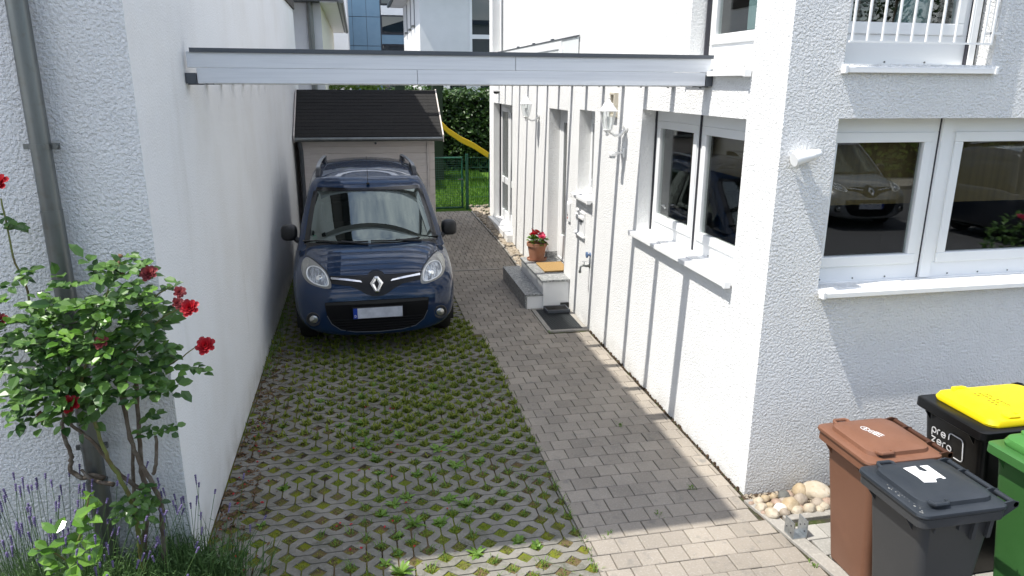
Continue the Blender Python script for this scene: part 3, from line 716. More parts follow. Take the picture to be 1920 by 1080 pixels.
# wall lanterns
def lantern(loc, label):
    o = empty('wall_lantern', loc, label, 'lantern', 'white lanterns on the side wall')
    m = MB(); m.lathe([(.0, .0), (.055, 0), (.055, .008), (.04, .02), (.0, .024)], (0, 0, 0), 20, axis=(-1, 0, 0)); m.build('wall_plate', 'white_metal', o, smooth=True, local=True)
    m = MB(); pts = [(-.01, 0, -.02), (-.06, 0, -.075), (-.12, 0, -.08), (-.165, 0, -.055), (-.19, 0, -.03)]
    m.tube(pts, [.018, .016, .013, .012, .014], 10); m.build('arm', 'white_metal', o, smooth=True, local=True)
    x = -.20; n = 6
    def hexr(r, z, ph=0): return [(x+r*math.cos(2*math.pi*k/n+ph), r*math.sin(2*math.pi*k/n+ph), z) for k in range(n)]
    m = MB(); m.rings([hexr(.012, -.085), hexr(.02, -.07), hexr(.012, -.055), hexr(.03, -.04), hexr(.05, -.025), hexr(.046, -.018)]); m.build('base_cup', 'white_metal', o, local=True)
    m = MB(); m.rings([hexr(.098, .155), hexr(.10, .163), hexr(.062, .205), hexr(.048, .235), hexr(.03, .24), hexr(.022, .26), hexr(.012, .275), hexr(.016, .285), hexr(.004, .30)]); m.build('hood', 'white_metal', o, local=True)
    m = MB()
    for a, b in zip(hexr(.047, -.017), hexr(.082, .158)): m.tube([a, b], .0045, 6)
    m.build('cage', 'white_metal', o, local=True)
    m = MB(); m.rings([hexr(.042, -.015), hexr(.077, .156)], caps=(False, False)); m.build('glass', 'clear', o, local=True)
    m = MB(); m.lathe([(.0, -.02), (.018, -.02), (.018, .03), (.022, .05), (.026, .075), (.015, .1), (.0, .105)], (x, 0, 0), 12); m.build('bulb', 'white_metal', o, smooth=True, local=True)
    return o
lantern((XR, 7.10, 2.475), 'white hexagonal lantern beside the large side window')
lantern((XR, 10.80, 2.44), 'white hexagonal lantern between the entrance door and the garden door')
# motion sensor below the near lantern
o = empty('motion_sensor', (XR, 7.13, 2.22), 'white motion sensor on a short arm below the lantern near the window', 'sensor')
m = MB(); m.box(XR-.025, XR-.002, 7.10, 7.165, 2.17, 2.27); m.build('wall_plate', 'white_metal', o, bevel=.006)
m = MB(); m.box(XR-.10, XR-.022, 7.118, 7.142, 2.208, 2.228); m.build('arm', 'white_metal', o, bevel=.004)
m = MB(); m.box(XR-.155, XR-.095, 7.09, 7.175, 2.185, 2.225); m.build('head', 'white_metal', o, bevel=.008)
m = MB(); m.box(XR-.15, XR-.10, 7.10, 7.165, 2.165, 2.187); m.build('lens', 'galv', o, bevel=.008)
o = empty('junction_box', (XR, 7.45, 2.7), 'beige vent box with a brown opening above the near lantern', 'box')
m = MB(); frame_bars(m, FS, 7.38, 7.53, 2.56, 2.81, .025, .0, .045); m.build('frame', M('beige_plastic', (.62, .57, .47), .5), o, bevel=.004)
MB().fbox(FS, 7.40, 7.51, 2.58, 2.79, .0, .012).build('recess', 'kerb', o)
o = empty('dome_camera', (XR, 14.0, 2.76), 'small dark dome camera on the wall above the garden door', 'camera')
MB().lathe([(.05, 0), (.055, .015), (.04, .04), (.0, .05)], (XR-.06, 14.0, 2.74), 14, axis=(0, 0, -1)).build('dome', 'black_gloss', o, smooth=True)
MB().box(XR-.11, XR-.002, 13.96, 14.04, 2.742, 2.762).build('bracket', 'white_metal', o, bevel=.004)
o = empty('intercom', (XR, 9.04, 1.28), 'slim white intercom panel with two dark buttons beside the door', 'intercom')
MB().fbox(FS, 8.985, 9.10, 1.16, 1.41, .001, .028).build('housing', 'white_metal', o, bevel=.006)
m = MB(); m.lathe([(.013, 0), (.012, .006)], FS.p(9.045, 1.245, .028), 12, axis=FS.n); m.build('button', 'zinc_dark', o)
m = MB(); m.lathe([(.013, 0), (.012, .006)], FS.p(9.045, 1.205, .028), 12, axis=FS.n); m.build('button', 'petal_old', o)
MB().fbox(FS, 9.0, 9.085, 1.275, 1.385, .028, .031).build('grille', 'pvc', o)
o = empty('mailbox', (XR, 8.55, 1.24), 'flat white mailbox in the wall below the small window', 'mailbox')
m = MB(); frame_bars(m, FS, 8.36, 8.72, 1.08, 1.375, .022, .001, .018); m.build('frame', 'white_metal', o, bevel=.003)
MB().fbox(FS, 8.382, 8.698, 1.102, 1.353, .001, .009).build('door', 'pvc', o)
MB().fbox(FS, 8.37, 8.71, 1.29, 1.325, .02, .034).build('flap', 'white_metal', o, bevel=.004)
MB().fbox(FS, 8.47, 8.55, 1.245, 1.30, .009, .03).build('lock', 'zinc_dark', o, bevel=.003)
MB().fbox(FS, 8.35, 8.73, 1.068, 1.09, .002, .035).build('ledge', 'white_metal', o, bevel=.003)
o = empty('garden_tap', (XR, 8.12, .85), 'chrome garden tap with a blue round handle on the white side wall', 'tap')
m = MB(); m.lathe([(.03, 0), (.03, .006), (.014, .01), (.014, .05)], FS.p(8.13, .78, .0), 14, axis=FS.n); m.tube([FS.p(8.13, .78, .045), FS.p(8.13, .79, .09), FS.p(8.13, .77, .115), FS.p(8.13, .715, .12)], [.013, .014, .012, .012], 10); m.lathe([(.017, 0), (.017, .03)], FS.p(8.13, .70, .12), 12); m.build('spout', 'zinc', o, smooth=True)
m = MB(); m.tube([FS.p(8.13, .80, .07), FS.p(8.13, .835, .07)], .006, 8); m.box(XR-.095, XR-.045, 8.122, 8.138, .832, .842); m.build('lever', 'chrome_soft', o)
m = MB(); m.lathe([(.028, 0), (.028, .006), (.012, .01), (.012, .03), (.035, .034), (.037, .05), (.02, .056), (.0, .056)], FS.p(8.12, .92, .0), 18, axis=FS.n); m.build('handle', M('blue_grey_plastic', (.10, .16, .28), .4), o, smooth=True)
# small outdoor spotlight near the house corner
o = empty('wall_spot', (2.74, YF, 2.43), 'white tapered spot on the street wall near the house corner', 'lamp')
m = MB(); m.lathe([(.0, -.085), (.044, -.085), (.047, -.075), (.04, -.05), (.036, .03), (.038, .035), (.038, .05), (.033, .055), (.03, .085), (.024, .10), (.0, .105)], (2.80, YF-.055, 2.455), 24, axis=(.97, .0, .22)); m.build('tube', 'white_metal', o, smooth=True)
m = MB(); m.lathe([(.034, 0), (.034, .02), (.02, .03)], (2.80, YF, 2.45), 16, axis=(0, -1, 0)); m.build('wall_mount', 'white_metal', o, smooth=True)
# galvanised post anchor
o = empty('post_anchor', (2.73, 3.76, 0), 'galvanised U-shaped post anchor on the paving in front of the stones', 'post anchor')
A = MB()
A.box(2.675, 2.68, 3.70, 3.80, .004, .125); A.box(2.775, 2.78, 3.70, 3.80, .004, .125); A.box(2.6805, 2.7745, 3.70, 3.80, .004, .009); A.build('bracket', 'galv', o)
m = MB()
for x, s in ((2.675, -1), (2.775, -1)):
    for y, z in ((3.725, .04), (3.775, .06), (3.73, .09)): m.lathe([(.006, 0), (.006, .0015)], (x, y, z), 8, axis=(s, 0, 0))
m.build('bolt_hole', 'rail_black', o)

# ================================================================== garden behind the fence
SH = empty('garden_shed', (.18, 14.1, 0), 'pale pinkish wooden shed with a dark shingled roof behind the parked car', 'shed')
x0, x1, y0, y1, ze, zr = -.94, 1.30, 13.1, 15.2, 2.02, 2.755
m = MB()
z = .05; i = 0
while z < 1.93:
    h_ = min(.118, 1.98-z); m.box(x0, x1-.10, y0+.012+(.0 if i % 1 else 0), y0+.03, z, z+h_-.006); m.box(x0+.002, x1-.1, y0+.02, y0+.032, z+h_-.006, z+h_); z += .118
m.build('front_boards', 'shed_wood', SH, bevel=.004)
MB().prism([(x0+.03, y0+.032, .05), (x0+.03, y1, .05), (x0+.03, y1, 1.98), (x0+.03, (y0+y1)/2, 2.66), (x0+.03, y0+.032, 1.98)], (x1-x0-.06, 0, 0)).build('wall', 'shed_wood', SH)
m = MB()
z = .05
while z < 1.98:
    m.box(x1-.095, x1+.004, y0-.004, y0+.016, z, min(z+.15, 1.98)-.004); z += .15
m.build('corner_board', 'shed_trim', SH, bevel=.003)
MB().box(x1-.125, x1-.098, y0-.006, y0+.012, .05, 1.98).build('corner_trim', 'shed_wood', SH); MB().box(x0-.02, x0+.10, y0-.004, y0+.011, .05, 1.98).build('corner_trim', 'shed_wood', SH)
ex0, ex1, ye = -1.06, 1.435, 12.92
ym = 14.1
sl_ = Vector((0, ym-ye, zr-1.995)).normalized(); nn = Vector((0, -sl_.z, sl_.y))
RFm = MB(); RFm.prism([(ex0, ye, 1.995), (ex0, ym, zr), (ex0, 2*ym-ye, 1.995), (ex0, 2*ym-ye, 1.955), (ex0, ym, zr-.045), (ex0, ye, 1.955)], (ex1-ex0, 0, 0)); RF = RFm.build('roof', 'roof_tar', SH)
m = MB(); L = (Vector((0, ym, zr))-Vector((0, ye, 1.995))).length
for k in range(14):
    a = Vector((0, ye, 1.995))+sl_*(L*k/14); b = Vector((0, ye, 1.995))+sl_*(L*(k+1)/14+.004)
    x = ex0+.01-(.16 if k % 2 else 0)
    while x < ex1-.01:
        xa, xb = max(x, ex0+.01), min(x+.325, ex1-.01)
        if xb-xa > .02:
            j = random.uniform(0, .002)
            m.hexa([(xa, a.y, a.z+.0), (xb, a.y, a.z), (xb, b.y, b.z), (xa, b.y, b.z)]+[(xa, *(a+nn*(.0045+j))[1:]), (xb, *(a+nn*(.0045+j))[1:]), (xb, *(b+nn*.002)[1:]), (xa, *(b+nn*.002)[1:])])
        x += .33
m.build('shingles', 'roof_tar', RF)
for xa, xb in ((ex0-.022, ex0-.002), (ex1+.002, ex1+.022)):
    MB().prism([(xa, ye-.01, 2.02), (xa, ym, zr+.02), (xa, 2*ym-ye, 2.02), (xa, 2*ym-ye, 1.90), (xa, ym, zr-.09), (xa, ye-.01, 1.90)], (xb-xa, 0, 0)).build('barge_board', 'shed_trim', RF)
m = MB(); m.tube([(ex0, ye-.035, 1.955), (ex1, ye-.035, 1.95)], .036, 12); m.build('gutter', 'zinc', SH, smooth=True)
m = MB(); m.tube([(x0-.06, y0-.08, 1.93), (x0-.04, y0-.01, 1.75), (x0-.04, y0-.01, .1)], .035, 12); m.build('downpipe', 'zinc_dark', SH, smooth=True)
m = MB(); m.lathe([(.02, 0), (.02, .03), (.0, .035)], (.28, y0+.0, 1.87), 10, axis=(0, -1, 0)); m.build('hook', 'zinc_dark', SH)

# green wire fence with gate
yf = 15.9; zb = gz(yf)
def wire_panel(x0, x1, z0, z1, dx, dz, r=.0035):
    m = MB()
    n = int(round((x1-x0)/dx))
    for i in range(n+1): m.tube([(x0+(x1-x0)*i/n, yf, z0), (x0+(x1-x0)*i/n, yf, z1)], r, 5)
    n = int(round((z1-z0)/dz))
    for i in range(n+1): m.tube([(x0, yf-.006, z0+(z1-z0)*i/n), (x1, yf-.006, z0+(z1-z0)*i/n)], r*1.1, 5)
    return m
GT = empty('garden_gate', (1.8, yf, zb), 'green wire mesh gate beside the shed', 'gate')
m = MB(); m.tube([(1.30, yf, zb+1.14), (2.18, yf, zb+1.14)], .022, 10); m.tube([(1.30, yf, zb+.05), (2.18, yf, zb+.05)], .022, 10); m.tube([(2.18, yf, zb+.03), (2.18, yf, zb+1.16)], .022, 10); m.tube([(1.30, yf, zb+.03), (1.30, yf, zb+1.16)], .022, 10); m.build('frame', 'green_metal', GT)
wire_panel(1.32, 2.16, zb+.07, zb+1.12, .05, .05, .003).build('mesh', 'green_metal', GT)
m = MB(); m.box(2.155, 2.205, yf-.03, yf+.03, zb+.5, zb+.72); m.build('lock_box', 'green_metal', GT, bevel=.004)
m = MB(); m.tube([(2.18, yf-.03, zb+.68), (2.18, yf-.07, zb+.68), (2.08, yf-.075, zb+.68)], .009, 8); m.build('handle', 'zinc_dark', GT)
FN = empty('wire_fence', (2.5, yf, zb), 'green double-wire fence panel between the gate and the house corner', 'fence')
for x in (2.285, 2.80): MB().box(x-.03, x+.03, yf-.02, yf+.02, zb-.1, zb+1.22).build('post', 'green_metal', FN, bevel=.004)
wire_panel(2.32, 2.77, zb+.06, zb+1.14, .05, .2, .0035).build('mesh', 'green_metal', FN)

def leaf_cloud(n, pf, size, mat, name, parent, flat=.5, asp=.55):
    m = MB()
    for _ in range(n):
        p, nrm = pf(); d = (rdir(-.8, .6)+Vector(nrm)*.3).normalized(); up = (Vector(nrm)+rdir()*.7).normalized()
        L = size*random.uniform(.6, 1.25); leaf(m, p, d, up, L, L*asp, .12)
    return m.build(name, mat, parent, recalc=False)
def box_hedge(label, x0, x1, y0, y1, h, n, size, mat='hedge', core='hedge_core', rough=.14, cat='hedge', z0=.1):
    o = empty('hedge', ((x0+x1)/2, (y0+y1)/2, 0), label, cat)
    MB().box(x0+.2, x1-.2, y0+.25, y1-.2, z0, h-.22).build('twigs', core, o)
    def pf():
        t = random.random(); x = random.uniform(x0, x1); z = random.uniform(z0, h)
        ns = mnoise.noise((x*1.1, z*1.1, 2.1))*rough*2+mnoise.noise((x*3, z*3, 5))*rough
        if t < .68: return Vector((x, y0+abs(random.gauss(0, .10))+ns*.6+.05, z)), (0, -1, .45)
        y = random.uniform(y0, y1); return Vector((x, y, h+ns-abs(random.gauss(0, .06)))), (0, -.2, 1)
    leaf_cloud(n, pf, size, mat, 'foliage', o)
    return o
box_hedge('tall dark green clipped hedge at the end of the lawn', 1.0, 7.5, 22.7, 24.2, 2.58, 9000, .15)
box_hedge('bright yellow-green hedge top showing above the shed roof', -3.2, .75, 21.0, 22.4, 2.85, 3800, .14, 'hedge_bright')
PTW = empty('play_tower', (1.9, 21.3, .15), 'dark green play tower post with a yellow slide in front of the hedge', 'play tower')
for x, y in ((2.17, 20.6), (1.15, 20.6), (2.17, 21.7), (1.15, 21.7)): MB().box(x-.13 if y < 21 else x-.06, x+.13 if y < 21 else x+.06, y-.08, y+.08, .1, 3.0).build('post', 'green_wood', PTW, bevel=.01)
MB().box(1.1, 2.3, 20.7, 21.65, 1.50, 1.56).build('platform', 'green_wood', PTW)
MB().box(2.305, 2.33, 20.68, 21.67, .35, .50).build('brace', 'green_wood', PTW)
S = child_empty('slide', PTW)
pr = [(2.22, 1.86), (2.40, 1.68), (2.75, 1.45), (3.1, 1.28), (3.5, 1.02), (3.85, .72), (4.2, .50), (4.6, .42)]
rs = []
for i, (x, z) in enumerate(pr):
    y0 = 20.1; rs.append([(x, y0, z+.02), (x, y0, z-.15), (x, y0+.42, z-.15), (x, y0+.42, z+.02), (x, y0+.39, z+.02), (x, y0+.39, z-.12), (x, y0+.03, z-.12), (x, y0+.03, z+.02)])
m = MB(); m.rings(rs); m.build('chute', 'slide', S, bevel=.01)
# gravel strip along the house and round the fence foot
m = MB(); random.seed(5)
for _ in range(900):
    y = random.uniform(10.5, 16.2); lo = 2.48-.12*sstep(12.2, 15.6, y)
    if y < 11.3: lo = max(lo, 2.30+.2*(11.3-y)) if y > 10.6 else 2.35
    x = random.uniform(lo, 2.63 if y < 15 else 2.95); s = random.uniform(.022, .058)
    if any(abs(y-yy) < 0 for yy in ()): continue
    m.lathe([(s*.5, -s*.35), (s, -s*.05), (s*.85, s*.35), (s*.3, s*.55)], (x, y, gz(y)+.0+random.uniform(0, .03)), n=6, axis=(random.uniform(-.5, .5), random.uniform(-.5, .5), 1))
tag(m.build('gravel', 'stone', smooth='all'), kind='stuff')
# lawn blades
m = MB()
for _ in range(9000):
    x = random.uniform(1.35, 3.6); y = 16.0+6.8*random.random()**1.3; h_ = random.uniform(.04, .10)*(1 if y < 19 else 1.4); a = random.uniform(0, 6.28); wd = .007+.0012*(y-15)
    z = .18; c, s = math.cos(a)*wd, math.sin(a)*wd; lx, ly = random.gauss(0, .025), random.gauss(0, .025)
    m.add([(x-c, y-s, z), (x+c, y+s, z), (x+lx, y+ly, z+h_)], [(0, 1, 2)])
tag(m.build('grass', leafmat('lawn_blade', (.05, .13, .010), (.11, .23, .02), .5, .35), recalc=False), kind='stuff')
# ================================================================== the parked van
MAT.update(
    paint_blue=M('dark_blue_car_paint', (.0008, .0150, .050), .45, .0, coat=.9, coat_rough=.012, spec=.1),
    paint_silver=M('silver_car_paint', (.20, .21, .225), .35, .4, coat=1.0),
    paint_dark=M('dark_car_paint', (.012, .016, .028), .35, .4, coat=1.0),
    car_glass=glassmat('green_tinted_glass', (.22, .28, .25), (.86, 1.0, .96), 2.15),
    lamp_glass=glassmat('headlamp_glass', (.9, .92, .93), 1.0, 1.5),
    lamp_body=M('headlamp_bowl', (.42, .42, .40), .25, .85),
    lamp_grey=M('smoked_headlamp_rim', (.16, .16, .15), .2, .3),
    plate=M('number_plate_blur', (.42, .44, .50), .45, var=(7, (.60, .62, .68), .4, .66)),
    plate_blue=M('plate_blue', (.005, .04, .32), .4),
    sticker=M('green_sticker', (.01, .20, .10), .5),
    cabin=M('dark_cabin', (.012, .014, .013), .8),
    cabin_light=M('grey_cabin_trim', (.10, .11, .105), .8),
    rail_silver=M('silver_roof_rail', (.55, .57, .6), .3, .8),
    blackband=M('black_grille_plastic', (.005, .005, .0055), .4, spec=.3), intake_black=M('black_intake_plastic', (.0035, .0035, .004), .6, spec=.15),
)
CW, CWB = .915, 2.697
def lerp_table(tab, y):
    """smooth (Catmull-Rom) interpolation of rows (y, a, b, c...)"""
    n = len(tab)
    if y <= tab[0][0]: return tab[0][1:]
    if y >= tab[-1][0]: return tab[-1][1:]
    i = max(k for k in range(n) if tab[k][0] <= y); i = min(i, n-2)
    a, b = tab[i], tab[i+1]; t = (y-a[0])/(b[0]-a[0]); h = b[0]-a[0]
    o = []
    for k in range(1, len(a)):
        ma = (b[k]-tab[i-1][k])/(b[0]-tab[i-1][0]) if i > 0 else (b[k]-a[k])/h
        mb = (tab[i+2][k]-a[k])/(tab[i+2][0]-a[0]) if i+2 < n else (b[k]-a[k])/h
        if i == 0: ma = (b[k]-a[k])/h*1.5
        o.append((2*t**3-3*t*t+1)*a[k]+(t**3-2*t*t+t)*h*ma+(-2*t**3+3*t*t)*b[k]+(t**3-t*t)*h*mb)
    return o
#        y     w    zb    zt   n(roundness)
TUB = [(.000, .40, .32, .60, 2.6), (.012, .56, .275, .66, 2.9), (.035, .665, .25, .73, 3.1), (.08, .755, .235, .815, 3.3), (.14, .808, .222, .872, 3.4), (.22, .842, .215, .915, 3.5),
       (.36, .875, .21, .965, 3.5), (.55, .898, .21, 1.012, 3.6), (.80, .91, .21, 1.058, 3.8), (1.05, .915, .2, 1.085, 4.2), (1.4, .915, .2, 1.09, 5), (2.2, .915, .2, 1.09, 6), (3.6, .91, .22, 1.09, 6), (4.05, .895, .25, 1.09, 5), (4.17, .87, .30, 1.06, 4.5), (4.21, .80, .36, 1.0, 4)]
def tub_ring(y, n=72):
    w, zb, zt, e = lerp_table(TUB, y); zm = zb+(zt-zb)*.56; o = []
    for k in range(n):
        a = 2*math.pi*(k+.5)/n; c, s = math.cos(a), math.sin(a)
        x = w*math.copysign(abs(c)**(2/e), c)
        hz = (zt-zm) if s > 0 else (zm-zb)
        o.append((x, y, zm+hz*math.copysign(abs(s)**(2/e), s)))
    return o
TY = [0, .004, .012, .022, .035, .055, .08, .11, .14, .18, .22, .29, .36, .45]+[.55+.08*i for i in range(44)]+[4.1, 4.14, 4.17, 4.195, 4.21]
AX = (.87, .87+CWB)                                   # axle positions, wheel radius .315
def tub_mesh():
    m = MB(); rs = [tub_ring(y) for y in TY]; n = len(rs[0]); vs = [p for r in rs for p in r]; fs = []
    for i in range(len(rs)-1):
        for k in range(n):
            q = (i*n+k, i*n+(k+1) % n, (i+1)*n+(k+1) % n, (i+1)*n+k)
            c = sum((Vector(vs[a]) for a in q), Vector())/4
            if abs(c.x) > .60 and any(math.hypot(c.y-ya, c.z-.315) < .375 for ya in AX): continue
            fs.append(q)
    fs.append(tuple(range(n))[::-1]); fs.append(tuple((len(rs)-1)*n+k for k in range(n)))
    m.add(vs, fs); return m
#     z(level)  w    yf   bow   r    yr
GH = [(1.00, .868, .80, .24, .16, 4.19), (1.08, .852, .90, .235, .16, 4.185), (1.20, .832, 1.075, .225, .16, 4.17), (1.32, .806, 1.255, .21, .155, 4.15), (1.44, .776, 1.435, .195, .15, 4.125), (1.54, .748, 1.585, .18, .145, 4.10), (1.61, .722, 1.695, .17, .14, 4.085), (1.655, .695, 1.79, .165, .14, 4.07), (1.685, .655, 1.90, .16, .15, 4.04)]
def gh_row(z): return lerp_table(GH, z)
def gh_pt(u, z, off=0.0):
    """u in 0..1 from the front centre round the right-hand side to the rear centre; z level; off outwards"""
    w, yf, bow, r, yr = gh_row(z)
    def front(x): return yf+bow*(x/w)**2
    xs = w-r; ys = front(xs)+r*.75
    if u < .40: x = xs*u/.40; p = (x, front(x))
    elif u < .52:
        a = (u-.40)/.12*math.pi/2; p0 = (xs, front(xs)); p = (xs+r*math.sin(a), front(xs)+r*.75*(1-math.cos(a)))
    elif u < .85: t = (u-.52)/.33; p = (w-.02*t*t, ys+(yr-.13-ys)*t)
    elif u < .93: a = (u-.85)/.08*math.pi/2; p = (w-.02-.12*(1-math.cos(a)), yr-.13+.13*math.sin(a))
    else: t = (u-.93)/.07; p = ((w-.14)*(1-t), yr)
    return Vector((p[0], p[1], z+roof_lift(p[1], z)))
def roof_lift(y, z): return max(0, (z-1.1)/.585)**1.5*(.068*sstep(1.6, 2.8, y)-.03*sstep(3.2, 4.2, y))
US = [i/30*.40 for i in range(30)]+[.40+.12*i/8 for i in range(8)]+[.52+.33*i/22 for i in range(22)]+[.85+.08*i/6 for i in range(6)]+[.93+.07*i/4 for i in range(5)]
ZS = [1.0+i*.0405 for i in range(17)]+[1.67, 1.685]
WS0, WS1 = 1.055, 1.605      # windscreen levels
def gh_ring(z, off=0): 
    a = [gh_pt(u, z) for u in US]; b = [Vector((-p.x, p.y, p.z)) for p in a[1:-1][::-1]]; return a+b
def gh_is_glass(u, z):
    if u < .425 and WS0+.01 < z < WS1-.01: return 'ws'
    if .545 < u < .835 and 1.10 < z < 1.56: return 'side'
    return None
def roof_z(x, y):
    return 1.685+roof_lift(y, 1.685)+.052*(1-(x/.66)**2)*sstep(1.72, 2.5, y)
def gh_mesh():
    m = MB(); rs = [gh_ring(z) for z in ZS]; n = len(rs[0]); vs = [tuple(p) for r in rs for p in r]; fs = []
    k0 = len(US)
    for i in range(len(rs)-1):
        for k in range(n):
            kk = k if k < k0-1 else (2*(k0-1)-1-k)
            u = (US[kk]+US[min(kk+1, k0-1)])/2 if k < k0-1 else (US[2*(k0-1)-k-1]+US[min(2*(k0-1)-k, k0-1)])/2
            if gh_is_glass(u, (ZS[i]+ZS[i+1])/2): continue
            fs.append((i*n+k, i*n+(k+1) % n, (i+1)*n+(k+1) % n, (i+1)*n+k))
    # roof: shrink the top ring towards the spine
    top = rs[-1]; prev = (len(rs)-1)*n
    for s in (.93, .82, .66, .48, .30, .12):
        base = len(vs)
        for p in top:
            x = p.x*s; y = 3.0+(p.y-3.0)*(1-(1-s)*.55); vs.append((x, y, roof_z(x, y)-.052*(1-.93**2)*0-(.0 if s < .95 else 0)))
        for k in range(n): fs.append((prev+k, prev+(k+1) % n, base+(k+1) % n, base+k))
        prev = base
    fs.append(tuple(prev+k for k in range(n)))
    m.add(vs, fs); return m
_T = tub_mesh(); TB = BVHTree.FromPolygons([Vector(v) for v in _T.v], _T.f)
def dense(poly, step=.02):
    o = []
    for a, b in zip(poly, poly[1:]+poly[:1]):
        n = max(1, int(math.hypot(b[0]-a[0], b[1]-a[1])/step))
        o += [(a[0]+(b[0]-a[0])*i/n, a[1]+(b[1]-a[1])*i/n) for i in range(n)]
    return o
def smooth_poly(poly, it=2):
    for _ in range(it):
        q = []
        for a, b in zip(poly, poly[1:]+poly[:1]): q += [(.75*a[0]+.25*b[0], .75*a[1]+.25*b[1]), (.25*a[0]+.75*b[0], .25*a[1]+.75*b[1])]
        poly = q
    return poly
def inside(p, poly):
    c = False; n = len(poly)
    for i in range(n):
        a, b = poly[i], poly[i-1]
        if (a[1] > p[1]) != (b[1] > p[1]) and p[0] < (b[0]-a[0])*(p[1]-a[1])/(b[1]-a[1])+a[0]: c = not c
    return c
def onto(x, z, off):
    h = TB.ray_cast(Vector((x, -1, z)), Vector((0, 1, 0)))
    if h[0] is None: h = TB.find_nearest(Vector((x, .1, z)))
    n = h[1] if h[1].y < 0 else -h[1]
    return h[0]+n*off, n
def patch(mb, poly, off, step=.025, depth=.012):
    poly = dense(poly, step); n = len(poly); pts = [Vector(p) for p in poly]
    xs = [p[0] for p in poly]; zs = [p[1] for p in poly]; x = min(xs)+step*.5
    while x < max(xs):
        z = min(zs)+step*.5
        while z < max(zs):
            if inside((x, z), poly) and min((x-p[0])**2+(z-p[1])**2 for p in poly) > (step*.45)**2: pts.append(Vector((x, z)))
            z += step
        x += step
    v, e, f, ov, oe, of = delaunay_2d_cdt(pts, [(i, (i+1) % n) for i in range(n)], [], 1, 1e-6)
    V3 = []; N3 = []
    for p in v: a, b = onto(p[0], p[1], off); V3.append(a); N3.append(b)
    ed = {}
    for t in f:
        for a, b in zip(t, t[1:]+t[:1]): ed[(a, b)] = 1
    k = len(V3); vs = V3+[a-b*(off+depth) for a, b in zip(V3, N3)]; fs = [tuple(t) for t in f]
    for a, b in ed:
        if (b, a) not in ed: fs.append((b, a, a+k, b+k))
    mb.add(vs, fs)
def line_on(mb, pts, r, off=.001, n=6):
    q = dense(pts+pts[::-1], .03)[:0]
    o = []
    for a, b in zip(pts, pts[1:]):
        m_ = max(1, int(math.hypot(b[0]-a[0], b[1]-a[1])/.03))
        o += [(a[0]+(b[0]-a[0])*i/m_, a[1]+(b[1]-a[1])*i/m_) for i in range(m_)]
    o.append(pts[-1]); mb.tube([onto(x, z, off)[0] for x, z in o], r, n)
def mir(poly): return [(-x, z) for x, z in poly][::-1]

HEAD = smooth_poly([(.474, .80), (.476, .84), (.52, .915), (.60, .957), (.68, .982), (.735, .988), (.772, .974), (.797, .945), (.797, .90), (.765, .858), (.71, .825), (.614, .796), (.52, .777), (.482, .783)])
LENS = smooth_poly([(.503, .835), (.515, .878), (.55, .915), (.60, .938), (.67, .943), (.722, .924), (.732, .878), (.69, .838), (.612, .812), (.53, .798), (.505, .81)])
GRIL = [(-.49, .884), (-.27, .879), (-.085, .878), (-.066, .899), (-.025, .913), (.025, .913), (.066, .899), (.085, .878), (.27, .879), (.49, .884), (.475, .826), (.275, .796), (.19, .757), (.115, .71), (.05, .685), (-.05, .685), (-.115, .71), (-.19, .757), (-.275, .796), (-.475, .826)]
CHRO = [(.15, .822), (.17, .839), (.30, .857), (.475, .873), (.475, .857), (.30, .842)]
INTK = [(-.548, .642), (-.4, .646), (0, .648), (.4, .646), (.548, .642), (.552, .615), (.535, .50), (.49, .405), (.40, .335), (.25, .302), (0, .29), (-.25, .302), (-.40, .335), (-.49, .405), (-.535, .50), (-.552, .615)]

